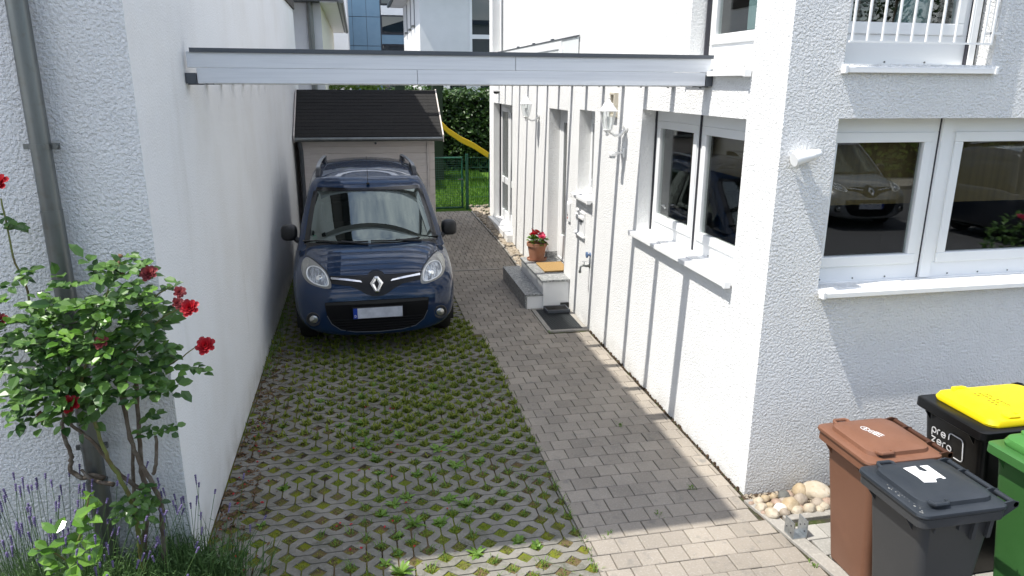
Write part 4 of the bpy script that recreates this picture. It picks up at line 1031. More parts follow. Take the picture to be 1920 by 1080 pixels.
def van_parts(o, paint):
    b = tub_mesh(); g = gh_mesh(); b.add(g.v, g.f); body = b.build('body', paint, o, smooth=True, local=True)
    # shut lines of the bonnet and doors
    m = MB()
    for s in (1, -1):
        line_on(m, [(s*.49, .888), (s*.53, .927), (s*.60, .962), (s*.68, .987), (s*.74, .992)], .0045)
        pts = []
        for y in (.76, .85, .95, 1.05): 
            h = TB.ray_cast(Vector((s*(.757+.03*(y-.76)), y, 3)), Vector((0, 0, -1))); pts.append(h[0])
        m.tube(pts, .0045, 6)
    line_on(m, [(-.49, .888), (-.27, .884), (-.09, .883), (-.07, .903), (-.027, .918), (.027, .918), (.07, .903), (.09, .883), (.27, .884), (.49, .888)], .004)
    m.build('bonnet_gap', 'rubber', o, local=True)
    bn = []
    # grille band, emblem, strips
    m = MB(); patch(m, GRIL, .004); m.build('grille', 'blackband', o, smooth=True, local=True)
    for P_ in (CHRO, mir(CHRO)):
        m = MB(); patch(m, P_, .014, .012, .008); m.build('chrome_strip', 'chrome_soft', o, smooth=True, local=True)
    E = child_empty('emblem', o)
    out_ = [(0, .883), (.073, .82), (0, .735), (-.073, .82)]; out_ = [(-.018, .886), (.018, .886), (.071, .823), (.018, .738), (-.018, .738), (-.071, .823)]
    inn = [(0, .851), (.024, .815), (0, .77), (-.024, .815)]
    cy = .062; m = MB()
    def ep(x, z, d): return (x, .060+(z-.81)*.72-d, z)     # a flat badge leaning with the nose
    inn6 = [(-.005, .852), (.005, .852), (.025, .815), (.005, .771), (-.005, .771), (-.025, .815)]
    A = [ep(x, z, .024) for x, z in out_]; Bm = [ep((x*.55+a*.45), (z*.55+c*.45), .042) for (x, z), (a, c) in zip(out_, inn6)]; Ci = [ep(x, z, .028) for x, z in inn6]; Di = [ep(x, z, .012) for x, z in inn6]; Z = [ep(x, z, .0) for x, z in out_]
    m.rings([Z, A, Bm, Ci, Di], caps=(True, False)); m.build('diamond', 'chrome', E, local=True)
    m = MB(); m.add([ep(x, z, .016) for x, z in inn6], [tuple(range(6))]); m.build('recess', 'blackband', E, local=True)
    # lower intake with slats
    I = child_empty('intake', o)
    m = MB(); patch(m, INTK, .003, .03); m.build('surround', 'intake_black', I, smooth=True, local=True)
    m = MB()
    for z, w_ in ((.445, .49), (.415, .47), (.385, .44), (.355, .40), (.328, .35)): line_on(m, [(-w_, z), (0, z-.004), (w_, z)], .0075, .006)
    m.build('slats', 'intake_black', I, local=True)
    m = MB(); line_on(m, [(-.535, .50), (-.49, .405), (-.40, .335), (-.25, .302), (0, .29), (.25, .302), (.40, .335), (.49, .405), (.535, .50)], .004, .005); m.build('rim', 'zinc_dark', I, local=True)
    m = MB(); patch(m, [(-.54, .637), (0, .642), (.54, .637), (.545, .612), (0, .606), (-.545, .612)], .006, .03); m.build('upper_lip', 'rubber', I, smooth=True, local=True)
    # number plate (blurred in the photo, so left blank)
    PL = child_empty('number_plate', o)
    m = MB(); m.box(-.266, .266, -.022, .004, .450, .578); m.build('holder', 'black_plastic', PL, bevel=.003, local=True)
    MB().box(-.217, .26, -.026, -.0225, .457, .571).build('plate', 'plate', PL, local=True, bevel=.002)
    MB().box(-.26, -.218, -.026, -.0225, .457, .571).build('blue_band', 'plate_blue', PL, local=True)
    m = MB(); m.tube([(-.246, -.0265, .472), (-.246, -.0265, .498), (-.236, -.0265, .496), (-.231, -.0265, .485), (-.236, -.0265, .474), (-.246, -.0265, .472)], .0022, 5); m.build('letter', 'white_print', PL, local=True)
    # headlamps, fog lamps, mirrors, rails, wipers
    for s in (1, -1):
        H = child_empty('headlight', o)
        f = (lambda p: p) if s > 0 else mir
        m = MB(); patch(m, f(HEAD), .004, .02); m.build('housing', 'lamp_grey', H, smooth=True, local=True)
        m = MB(); patch(m, f(smooth_poly([(.70, .965), (.735, .978), (.775, .962), (.785, .93), (.77, .89), (.745, .885), (.74, .93)], 1)), .007, .02); m.build('indicator', 'lamp_body', H, smooth=True, local=True)
        m = MB(); patch(m, f(LENS), .007, .02); m.build('reflector', MAT['reflector'], H, smooth=True, local=True)
        m = MB(); q = f(LENS); m.tube([onto(x, z, .010)[0] for x, z in q+q[:1]], .0075, 8); m.build('ring', 'lamp_ring', H, smooth=True, local=True)
        m = MB(); c0, n0 = onto(s*.60, .872, -.006); m.lathe([(.0, 0), (.03, .002), (.036, .012), (.03, .02), (.0, .024)], c0, 16, axis=n0); m.build('bulb_cap', 'chrome', H, smooth=True, local=True)
        FL = child_empty('fog_light', o)
        c0, n0 = onto(s*.676, .46, -.002); ax = (n0*.5+Vector((0, -1, 0))).normalized()
        m = MB(); m.lathe([(.078, -.03), (.078, .008), (.068, .014), (.055, .010), (.05, -.004)], c0, 24, axis=ax); m.build('bezel', 'black_plastic', FL, smooth=True, local=True)
        m = MB(); m.lathe([(.045, .0), (.044, .010), (.03, .018), (.0, .021)], c0, 20, axis=ax); m.build('lens', 'lamp_body', FL, smooth=True, local=True)
        # mirror
        MI = child_empty('wing_mirror', o)
        m = MB(); rs = []
        for yy, k in ((1.355, .55), (1.362, .78), (1.385, .94), (1.42, 1.0), (1.47, .98), (1.49, .9)):
            rs.append([(s*(.975+.098*k*(abs(math.cos(a))**.65)*math.copysign(1, math.cos(a))), yy, 1.135+.098*k*(abs(math.sin(a))**.65)*math.copysign(1, math.sin(a))) for a in [2*math.pi*i/28 for i in range(28)]])
        m.rings(rs); m.build('shell', 'black_plastic', MI, smooth=True, local=True)
        m = MB(); m.rings([[(s*(.975+.082*(abs(math.cos(a))**.7)*math.copysign(1, math.cos(a))), 1.4915+.001*q, 1.135+.08*(abs(math.sin(a))**.7)*math.copysign(1, math.sin(a))) for a in [2*math.pi*i/24 for i in range(24)]] for q in (0, 1)]); m.build('mirror_glass', 'chrome', MI, local=True)
        m = MB(); m.tube([(s*.835, 1.40, 1.03), (s*.88, 1.40, 1.045), (s*.92, 1.42, 1.08)], [.045, .036, .03], 10); m.build('arm', 'black_plastic', MI, smooth=True, local=True)
        # roof rail
        RR = child_empty('roof_rail', o)
        def rx(y): return s*(.625-.045*sstep(2.2, 4.0, y))
        def rz(y): return roof_z(.62, y)
        for ya, yb in ((2.12, 2.62), (3.62, 3.95)):
            m = MB(); m.prism([(rx(ya)-.032, ya, rz(ya)-.02), (rx(yb)-.032, yb, rz(yb)-.02), (rx(yb)-.026, yb, rz(yb)+.075), (rx(ya+.22)-.026, ya+.16, rz(ya+.2)+.066), (rx(ya)-.03, ya+.03, rz(ya)+.018)], (.060, 0, 0)); m.build('foot', 'black_plastic', RR, bevel=.008, local=True)
        m = MB(); pts = [(rx(y), y, rz(y)+.078) for y in (2.34, 2.5, 2.8, 3.2, 3.6, 3.92)]
        m.tube([(x-.011, y, z) for x, y, z in pts], .0125, 8); m.tube([(x+.013, y, z) for x, y, z in pts], .0125, 8); m.build('bar', 'rail_silver', RR, smooth=True, local=True)
        # wiper
        WI = child_empty('wiper', o)
        if s > 0: pts = [gh_pt(.10, 1.065, .012), gh_pt(.10, 1.10, 0), gh_pt(.235, 1.085, 0)]
        m = MB(); xa, xb = (-.66, -.05) if s < 0 else (-.02, .56)
        def wsp(x, z, off=.022):
            w_, yf, bow, r, yr = gh_row(z); return Vector((x, yf+bow*(x/w_)**2-off, z+off*.7))
        m.tube([wsp(xa, 1.092), wsp((xa+xb)/2, 1.082), wsp(xb, 1.088)], .010, 6); m.build('blade', 'rubber', WI, local=True)
        m = MB(); xp = -.62 if s < 0 else .08
        m.tube([wsp(xb if s < 0 else .58, 1.06), wsp((xa+xb)/2, 1.088, .03)], .012, 6); m.build('arm', 'black_plastic', WI, local=True)
    # windscreen, seal, cowl
    def strip(mb, us, zs, off):
        for a in us: pass
        rs = []
        for z in zs:
            w_, yf, bow, r, yr = gh_row(z); row = []
            for u in us:
                p = gh_pt(abs(u), z); p.x *= math.copysign(1, u); p.y -= off; p.z += off*.6; row.append(p)
            rs.append(row)
        mb.rings(rs, closed=False, caps=(False, False))
    uu = [-.43+.86*i/50 for i in range(51)]
    m = MB(); strip(m, uu, [WS0-.004+(WS1-WS0+.008)*i/16 for i in range(17)], .004); m.build('windscreen', 'car_glass', o, smooth='all', local=True)
    WSl = MB()
    strip(WSl, uu, [1.045, 1.06, 1.078], .0065); strip(WSl, uu, [1.583, 1.602, 1.618], .0055)
    strip(WSl, [-.445, -.43, -.415], [1.06+.0327*i for i in range(17)], .0055); strip(WSl, [.415, .43, .445], [1.06+.0327*i for i in range(17)], .0055)
    WSl.build('windscreen_seal', 'black_gloss', o, smooth='all', local=True)
    m = MB(); strip(m, uu, [1.018, 1.03, 1.043], .012); m.build('cowl', 'black_plastic', o, smooth='all', local=True)
    for s in (1, -1):
        m = MB(); rs = [[Vector((s*(gh_pt(u, z).x+.003), gh_pt(u, z).y, gh_pt(u, z).z)) for u in [.54+.30*i/16 for i in range(17)]] for z in [1.095+.47*i/8 for i in range(9)]]
        m.rings(rs, closed=False, caps=(False, False)); m.build('side_window', 'car_glass', o, smooth='all', local=True)
    m = MB(); m.lathe([(.022, 0), (.02, .012), (.006, .02)], (0, 1.76, roof_z(0, 1.76)-.03), 14); m.tube([(0, 1.765, 1.66), (0, 2.02, 1.98)], [.004, .002], 6); m.build('antenna', 'rubber', o, local=True)
    # cabin seen through the windscreen
    CBN = child_empty('cabin', o)
    m = MB(); m.box(-.80, .80, 1.06, 4.05, 1.094, 1.104); m.hexa([(-.76, 1.12, 1.10), (.76, 1.12, 1.10), (.76, 1.6, 1.10), (-.76, 1.6, 1.10), (-.74, 1.25, 1.15), (.74, 1.25, 1.15), (.74, 1.55, 1.16), (-.74, 1.55, 1.16)]); m.build('dashboard', 'cabin', CBN, bevel=.02, local=True)
    for sx in (-.37, .37):
        m = MB(); m.box(sx-.24, sx+.24, 2.25, 2.37, 1.05, 1.36); m.build('seat', 'cabin', CBN, bevel=.05, local=True, seg=3)
        m = MB(); m.box(sx-.13, sx+.13, 2.33, 2.42, 1.39, 1.57); m.build('headrest', 'cabin', CBN, bevel=.04, local=True, seg=3)
    m = MB(); m.tube([(.37+.18*math.cos(a), 1.62+.09*math.sin(a), 1.14+.14*math.sin(a)) for a in [2*math.pi*i/24 for i in range(25)]], .014, 8); m.build('steering_wheel', 'cabin', CBN, smooth=True, local=True)
    m = MB(); m.box(-.115, .115, 1.66, 1.69, 1.50, 1.57); m.build('rear_view_mirror', 'cabin_light', CBN, bevel=.015, local=True)
    MB().box(-.66, .66, 3.98, 4.0, 1.1, 1.66).build('rear_panel', 'cabin', CBN, local=True)
    m = MB(); x0, z0 = -.655, 1.125
    P0 = gh_pt(.385, z0); m.lathe([(.032, 0), (.032, .002)], (-P0.x, P0.y+.012, P0.z+.0), 20, axis=(-.15, -.8, .55)); m.build('sticker', 'sticker', o, local=True)
    # wheels
    for s in (1, -1):
        for ya in AX:
            WH = child_empty('wheel', o)
            c = Vector((s*.775, ya, .315)); ax = Vector((s, 0, 0))
            m = MB(); m.lathe([(.21, -.10), (.29, -.10), (.312, -.07), (.315, 0), (.312, .06), (.29, .092), (.21, .088)], c, 40, axis=ax); m.build('tyre', 'rubber', WH, smooth=True, local=True)
            m = MB(); m.lathe([(.209, -.09), (.209, .085), (.19, .06), (.06, .05), (.045, .07), (.0, .072)], c, 40, axis=ax)
            for k in range(7):
                a = 2*math.pi*k/7; d = Vector((0, math.cos(a), math.sin(a))); t = Vector((0, -math.sin(a), math.cos(a)))
                q = [c+ax*.066+d*.05-t*.022, c+ax*.066+d*.05+t*.022, c+ax*.078+d*.2+t*.016, c+ax*.078+d*.2-t*.016]
                m.prism(q, ax*.02)
            m.build('rim', 'rail_silver', WH, local=True)
    m = MB()
    for ya in AX:
        for s in (1, -1):
            m.lathe([(.372, -.25), (.376, .10)], (s*.78, ya, .315), 32, axis=(s, 0, 0)) if False else None
            rs = []
            for xx in (.62, .885):
                w_ = xx; rs.append([(s*w_, ya+.378*math.cos(a), .315+.378*math.sin(a)) for a in [-.25+(math.pi+.5)*i/30 for i in range(31)]])
            m.rings(rs, closed=False, caps=(False, False))
    m.box(-.62, .62, .35, 4.0, .205, .22)
    m.build('wheel_arch_liner', 'rubber', o, local=True)
    return o
MAT['reflector'] = M('headlamp_reflector', (.50, .54, .58), .14, .9, var=(20, (.10, .12, .15), .42, .60, (3.4, .4, .4)), bumps=[('noise', 46, .02, .9)], coat=1)
MAT['lamp_ring'] = M('headlamp_ring', (.75, .76, .76), .25, .1, coat=1)
MAT['lamp_grey'] = M('headlamp_housing', (.20, .20, .185), .3, .3, coat=1.0)
VAN = empty('parked_van', (.11, 7.6, 0), 'dark blue family van with silver roof rails parked in front of the shed', 'van', rz=R(.85))
van_parts(VAN, 'paint_blue')
def repaint(o, mat):
    for ch in o.children:
        if ch.name.split('.')[0] == 'body':
            ch.material_slots[0].link = 'OBJECT'; ch.material_slots[0].material = MAT[mat]
# cars standing in the street behind the viewer, seen mirrored in the street window
c = copy_tree(VAN); c.location = (10.3, -4.2, -.03); c.rotation_euler = (0, 0, R(186)); c['label'] = 'silver parked car seen mirrored in the left pane of the street window'; c['group'] = 'cars parked in the street'; repaint(c, 'paint_silver')
c = copy_tree(VAN); c.location = (16.0, -3.6, -.03); c.rotation_euler = (0, 0, R(84)); c['label'] = 'dark parked car seen mirrored in the right pane of the street window'; c['group'] = 'cars parked in the street'; repaint(c, 'paint_dark')
box_hedge('green hedge across the street mirrored in the street windows', -14, 40, -10.2, -8.9, 3.3, 5200, .34, 'hedge', cat='hedge') if False else None
# ================================================================== wheelie bins
def rrect(x0, x1, y0, y1, r, z, n=6):
    o = []
    for cx, cy, a0 in ((x1-r, y1-r, 0), (x0+r, y1-r, 90), (x0+r, y0+r, 180), (x1-r, y0+r, 270)):
        for k in range(n+1):
            a = R(a0+90*k/n); o.append((cx+r*math.cos(a), cy+r*math.sin(a), z))
    return o
def plastic(name, c, rough=.42, worn=None): return M(name, c, rough, var=[(2.5, worn or tuple(min(1, k*1.25+.01) for k in c), .5, .85), (60, tuple(k*.8 for k in c), .6, .8)], bumps=[('noise', 500, .0004, .5)], spec=.4)
MAT.update(brown_p=plastic('brown_bin_plastic', (.170, .078, .046)), brown_dark=plastic('dark_brown_plastic', (.06, .025, .014)), grey_p=plastic('anthracite_bin_plastic', (.042, .043, .045), .5), grey_l=plastic('anthracite_lid_plastic', (.024, .029, .036), .38), black_p=plastic('black_bin_plastic', (.0035, .0037, .004), .34, (.006, .006, .0062)),
           yellow_p=plastic('yellow_lid_plastic', (.78, .60, .008), .38, (.80, .64, .02)), green_p=plastic('green_bin_plastic', (.042, .135, .034), .45), green_l=plastic('green_lid_plastic', (.06, .195, .045), .38), dust=M('dusty_scuff', (.20, .20, .19), .9))
def make_bin(name, loc, label, D, Wd, H, body, lidm, handle, inset=0.0, rz=0, ribs=False, grip=None, rim=None):
    """front towards -x, hinge and wheels towards +x; origin under the front edge of the rim"""
    o = empty(name, loc, label, 'waste bin', 'wheelie bins by the house wall', rz); h = Wd/2; S = H/.93
    zr = H-.035
    m = MB()
    rs = [rrect(.165*S, D-.10, -h+.085, h-.085, .03, .006), rrect(.155*S, D-.085, -h+.075, h-.075, .035, .012), rrect(.148*S, D-.08, -h+.07, h-.07, .04, .05*S), rrect(.10*S, D-.055, -h+.05, h-.05, .045, .45*S), rrect(.05, D-.03, -h+.032, h-.032, .045, zr-.06), rrect(.035, D-.02, -h+.024, h-.024, .045, zr-.05)]
    m.rings(rs); m.build('body', body, o, smooth=True, local=True)
    m = MB(); m.rings([rrect(.012, D-.005, -h+.006, h-.006, .04, zr-.075), rrect(.004, D, -h, h, .045, zr-.068), rrect(.004, D, -h, h, .045, zr-.022), rrect(.012, D-.008, -h+.008, h-.008, .04, zr-.016)]); m.build('rim', rim or body, o, smooth=True, local=True)
    for y in (-h+.10, h-.10): MB().prism([(.008, y-.003, zr-.076), (.05, y-.003, zr-.076), (.052, y-.003, zr-.14)], (0, .006, 0)).build('rim_fin', body, o, local=True)
    for x in (.10, .24): MB().box(x, x+.006, -h+.012, -h+.03, zr-.11, zr-.076).build('rim_fin', body, o, local=True)
    if ribs:
        for x in (D-.17, D-.08): MB().hexa([(x, -h+.018, zr-.18), (x+.022, -h+.018, zr-.18), (x+.022, -h+.05, zr-.18), (x, -h+.05, zr-.18), (x, -h+.012, zr-.078), (x+.022, -h+.012, zr-.078), (x+.022, -h+.04, zr-.078), (x, -h+.04, zr-.078)]).build('rib', body, o, local=True)
    L = child_empty('lid', o); i = inset
    m = MB(); x0, x1 = i-.006, D+.006; w_ = h+.006-i*.45
    if i:
        rs = [rrect(x0, x1, -w_, w_, .06, zr-.014), rrect(x0-.004, x1, -w_-.003, w_+.003, .06, zr), rrect(x0+.004, x1-.004, -w_+.006, w_-.006, .07, zr+.026), rrect(x0+.06, x1-.05, -w_+.055, w_-.055, .10, zr+.042), rrect(x0+.16, x1-.15, -w_+.14, w_-.14, .05, zr+.045)]
    else:
        rs = [rrect(x0, x1, -w_, w_, .05, zr-.014), rrect(x0-.003, x1+.003, -w_-.003, w_+.003, .05, zr-.006), rrect(x0, x1, -w_, w_, .05, zr+.006), rrect(x0+.010, x1-.01, -w_+.010, w_-.010, .05, zr+.012), rrect(x0+.048, x1-.035, -w_+.048, w_-.048, .07, zr+.014), rrect(x0+.052, x1-.038, -w_+.052, w_-.052, .075, zr+.036), rrect(x0+.066, x1-.05, -w_+.068, w_-.068, .075, zr+.044), rrect(x0+.13, x1-.12, -w_+.14, w_-.14, .09, zr+.053), rrect(x0+.19, x1-.19, -w_+.19, w_-.19, .04, zr+.055)]
    m.rings(rs); m.build('panel', lidm, L, smooth=True, local=True)
    # two grips at the front corners of the raised panel
    gx = i+(.13 if not i else .15); gy = (w_-.045) if not i else (w_-.03)
    for s in (1, -1):
        m = MB(); z = zr+.020
        y = s*gy
        m.tube([(gx-.045, y-s*.045, z+.012), (gx-.045, y-s*.005, z+.02), (gx-.035, y+s*.008, z+.02), (gx+.035, y+s*.008, z+.02), (gx+.045, y-s*.005, z+.02), (gx+.045, y-s*.045, z+.012)], .0105, 8)
        m.build('grip', grip or lidm, L, smooth=True, local=True)
        m = MB(); m.box(gx-.036, gx+.036, min(y-s*.05, y-s*.004), max(y-s*.05, y-s*.004), z-.004, z+.012); m.build('grip_recess', 'rubber' if not i else lidm, L, local=True)
    # rear handle bar on its brackets
    m = MB(); xb, zb_ = D+.055, zr-.004
    m.tube([(xb, -h+.015, zb_), (xb, h-.015, zb_)], .0145, 12); m.build('handle_bar', handle, o, smooth=True, local=True)
    for y in (-h+.02, -h+.30*Wd, h-.30*Wd, h-.02):
        m = MB(); m.prism([(D-.02, y-.005, zr+.012), (D+.03, y-.005, zr+.02), (xb+.018, y-.005, zb_+.012), (xb+.018, y-.005, zb_-.014), (D-.01, y-.005, zr-.07)], (0, .010, 0)); m.build('handle_bracket', handle, o, local=True, bevel=.002)
    for s in (1, -1):
        WH = child_empty('wheel', o); c = (D-.045, s*(h-.045), .10)
        m = MB(); m.lathe([(.06, -.022), (.098, -.022), (.10, -.012), (.10, .012), (.098, .022), (.06, .022)], c, 28, axis=(0, 1, 0)); m.build('tyre', 'rubber', WH, smooth=True, local=True)
        m = MB(); m.lathe([(.0, -.018), (.06, -.016), (.06, .016), (.0, .018)], c, 20, axis=(0, 1, 0)); m.build('hub', 'black_plastic', WH, smooth=True, local=True)
    m = MB(); m.tube([(D-.045, -h+.03, .10), (D-.045, h-.03, .10)], .012, 8); m.build('axle', 'zinc', o, local=True)
    return o, L
def strokes(F, lines, r, d=.0015):
    m = MB()
    for l in lines:
        for a, b in zip(l, l[1:]):
            a = Vector(a); b = Vector(b); t = (b-a).normalized(); q = Vector((-t.y, t.x))*r; a = a-t*r*.6; b = b+t*r*.6
            m.prism([F.p(a.x+q.x, a.y+q.y, 0), F.p(b.x+q.x, b.y+q.y, 0), F.p(b.x-q.x, b.y-q.y, 0), F.p(a.x-q.x, a.y-q.y, 0)], F.n*d)
    return m
def arc(cx, cy, rx, ry, a0, a1, n=10): return [(cx+rx*math.cos(R(a0+(a1-a0)*i/n)), cy+ry*math.sin(R(a0+(a1-a0)*i/n))) for i in range(n+1)]

bb, L = make_bin('wheelie_bin', (2.652, 3.335, 0), 'brown wheelie bin with a small white emblem on its lid', .475, .485, .93, 'brown_p', 'brown_p', 'brown_dark')
F = Fr((.17, .06, .9525), (0, -1, 0), (-.0, 0, 0), (0, 0, 1)); F = Fr((.205, .075, .9515), (.25, -1, 0), (-1, -.25, 0), (0, 0, 1))
F.u.normalize(); F.v.normalize(); F.u *= -1; F.v *= -1; F = Fr((.185, .05, .951), (.28, -.96, 0), (.96, .28, 0), (0, 0, 1))
lg = [arc(0, 0, .022, .016, 0, 360, 16), arc(.035, 0, .018, .014, 40, 320, 12), [(.018, 0), (.05, .0)], [(.045, .018), (.085, .018)], [(.045, .004), (.085, .004)], [(.045, -.012), (.085, -.012)], [(.06, .02), (.06, -.016)], [(0, .01), (0, -.01)], [(-.008, 0), (.008, 0)]]
strokes(F, [[(x*1.25, y*1.25) for x, y in l] for l in lg], .0022).build('printed_emblem', 'white_print', L, local=True)
bg_, L = make_bin('wheelie_bin', (2.565, 2.835, 0), 'anthracite grey wheelie bin with a torn white paper sticker on its lid', .50, .475, .93, 'grey_p', 'grey_l', 'grey_l', ribs=True)
zt = .952
MB().prism([(.165, .105, zt), (.245, .112, zt), (.235, .07, zt), (.255, .05, zt), (.275, .06, zt), (.268, .108, zt), (.315, .107, zt), (.31, -.028, zt), (.295, -.03, zt), (.29, -.015, zt), (.255, -.02, zt), (.235, -.05, zt), (.17, -.04, zt), (.175, .01, zt)], (0, 0, .0012)).build('paper_sticker', 'white_print', L, local=True)
strokes(Fr((.20, .0, zt+.0014), (0, 1, 0), (1, 0, 0), (0, 0, 1)), [[(-.005, -.01), (.035, -.01), (.035, .03), (-.005, .03), (-.005, -.01)]], .0012, .0006).build('printed_frame', 'rubber', L, local=True)
m = MB(); random.seed(3)
for _ in range(26):
    y = random.uniform(-.22, .05); m.lathe([(random.uniform(.002, .006), 0), (.002, .0012)], (random.uniform(.012, .04), y, .9075), 6)
m.build('dust', 'dust', L, local=True)
by, L = make_bin('wheelie_bin', (3.36, 3.36, 0), 'large black wheelie bin with a bright yellow lid and white lettering', .72, .54, 1.065, 'black_p', 'yellow_p', 'black_p', inset=.10)
# lettering on the front: pre / zero inside an open rounded frame
Fp = Fr((.0655, .15, .818), (0, -1, 0), (-.142, 0, .99), (-1, 0, 0))
def seg(x, y, pts): return [[(x+a*.030, y+b*.030) for a, b in l] for l in pts]
GL = dict(p=[arc(.5, .5, .5, .5, 180, -180, 14), [(0, .5), (0, -.6)]], r=[[(0, 0), (0, .55)], arc(.45, .55, .45, .45, 180, 75, 6)], e=[[(0, .5), (1, .5)], arc(.5, .5, .5, .5, 0, 320, 14)], z=[[(0, 1), (.9, 1), (0, 0), (.95, 0)]], o=[arc(.5, .5, .5, .5, 0, 360, 16)])
ln = []
for i, (ch, x) in enumerate(zip('pre', (0, .041, .069))): ln += seg(x, 0, GL[ch])
for i, (ch, x) in enumerate(zip('zero', (0, .040, .083, .113))): ln += seg(x, -.058, GL[ch])
ln += [[(.124, .008), (.126, .03)]+arc(.146, .030, .02, .02, 180, 90, 5)+[(.205, .05)]+arc(.205, .03, .02, .02, 90, 0, 5)+[(.225, -.06)]+arc(.205, -.06, .02, .02, 0, -90, 5)+[(.165, -.08)]]
strokes(Fp, [[(x*1.08, y*1.15) for x, y in l] for l in ln], .0033, .002).build('lettering', 'white_print', by, local=True)
F = Fr((.29, .10, 1.0768), (.0, -1, 0), (1, 0, 0), (0, 0, 1))
ln = []
random.seed(11)
for r_ in range(3):
    for c_ in range(7): 
        x = c_*.026+(.02 if r_ == 0 else 0); y = -r_*.034+.05
        if random.random() < .8: ln.append([(x, y), (x+.017, y)]); ln.append([(x+.004, y+.01), (x+.004, y-.008)])
strokes(F, ln, .0016, .001).build('embossed_print', 'dark_print', L, local=True)
bgn, L = make_bin('wheelie_bin', (3.30, 2.745, 0), 'green wheelie bin cut by the right edge of the picture', .72, .56, 1.065, 'green_p', 'green_l', 'green_p', inset=.075)
strokes(Fr((.11, .0, .79), (0, -1, 0), (-.1, 0, .99), (-1, 0, 0)), [[(-.05, .04), (.0, .055), (.05, .04), (.05, -.03), (.0, -.045), (-.05, -.03), (-.05, .04)]], .003).build('printed_outline', 'white_print', bgn, local=True) if False else None

# ================================================================== stones by the corner
def boulder(loc, r, label, mat, group='river stones by the house corner', seed=0):
    bm = bmesh.new(); bmesh.ops.create_icosphere(bm, subdivisions=4, radius=1)
    rnd = random.Random(seed); sc = Vector((rnd.uniform(.85, 1.2), rnd.uniform(.75, 1.1), rnd.uniform(.7, .95))); ph = rnd.uniform(0, 50); rot = Matrix.Rotation(rnd.uniform(0, 6), 3, 'Z') @ Matrix.Rotation(rnd.uniform(-.4, .4), 3, 'X')
    for v in bm.verts:
        d = v.co.normalized(); k = 1+.16*mnoise.noise(d*1.1+Vector((ph, 0, 0)))+.05*mnoise.noise(d*3+Vector((0, ph, 0)))
        v.co = rot @ Vector((d.x*sc.x*k*r, d.y*sc.y*k*r, d.z*sc.z*k*r))
    me = bpy.data.meshes.new('river_stone'); bm.to_mesh(me); bm.free(); me.polygons.foreach_set('use_smooth', [True]*len(me.polygons)); me.materials.append(mat)
    ob = bpy.data.objects.new('river_stone', me); COL.objects.link(ob); ob.location = loc
    return tag(ob, label, 'stone', group)
SM = [M('river_stone_%s' % n, c, .65, var=[(9, c2, .42, .62), (22, c3, .54, .72)], bumps=[('noise', 40, .004, .5)]) for n, c, c2, c3 in (('tan', (.33, .25, .15), (.40, .33, .23), (.20, .12, .05)), ('grey', (.28, .23, .18), (.34, .29, .23), (.17, .13, .10)), ('pale', (.38, .32, .235), (.45, .40, .32), (.24, .15, .07)), ('rose', (.28, .19, .14), (.34, .26, .2), (.17, .1, .07)))]
ST_ = [((3.049, 4.231-.03), .058, 'tan ochre stone leaning on the wall beside the largest boulder', SM[0]), ((3.145, 4.15), .082, 'largest pale boulder beside the brown bin', SM[2]), ((2.899, 4.165), .046, 'dark grey stone near the wall', MAT['stone_dark']),
       ((2.971, 4.084), .06, 'big smooth grey-brown stone in the middle of the heap', SM[1]), ((2.872, 4.045), .056, 'round tan stone beside the white broken one', SM[0]), ((2.891, 3.99), .04, None, SM[2]), ((2.985, 3.985), .048, 'round ochre stone at the front edge beside the brown bin', SM[2]), ((2.807, 4.11), .038, None, SM[3]),
       ((2.785, 4.03), .046, 'white broken stone among the round ones', MAT['stone_white']), ((2.694, 3.985), .046, 'round yellowish stone at the front left of the heap', SM[2]), ((2.755, 4.175), .032, None, SM[0]), ((2.69, 4.15), .036, None, SM[2]), ((2.665, 4.075), .038, None, SM[2]), ((2.735, 4.085), .031, None, SM[0]), ((2.655, 4.02), .02, None, SM[3]), ((2.79, 3.985), .038, 'mottled grey stone behind the post anchor', SM[1]),
       ((3.079, 4.03), .046, None, SM[1]), ((3.06, 3.975), .034, None, SM[2]), ((3.10, 4.0), .04, None, SM[2]), ((2.95, 4.19), .033, None, SM[3]), ((2.83, 4.19), .028, None, SM[0]), ((2.72, 4.02), .024, None, SM[1]), ((3.16, 4.04), .04, None, SM[3]), ((2.94, 4.01), .03, None, SM[3]), ((2.86, 4.11), .034, None, SM[1]), ((2.63, 4.15), .02, None, SM[3])]
for i, (p, r, lb, mt) in enumerate(ST_):
    small = lb is None
    boulder((p[0], p[1], -.012+r*.62), r*1.06, lb or 'small rounded stone in the heap by the house corner', mt, 'small rounded stones by the house corner' if small else 'river stones by the house corner', i+1)
m = MB(); random.seed(9)
for _ in range(420):
    s = random.uniform(.006, .016); m.lathe([(s*.4, -s*.4), (s, 0), (s*.5, s*.6)], (random.uniform(2.64, 3.3), random.uniform(3.97, 4.27), -.008), 6, axis=(random.uniform(-.4, .4), random.uniform(-.4, .4), 1))
tag(m.build('gravel', 'stone', smooth='all'), kind='stuff')
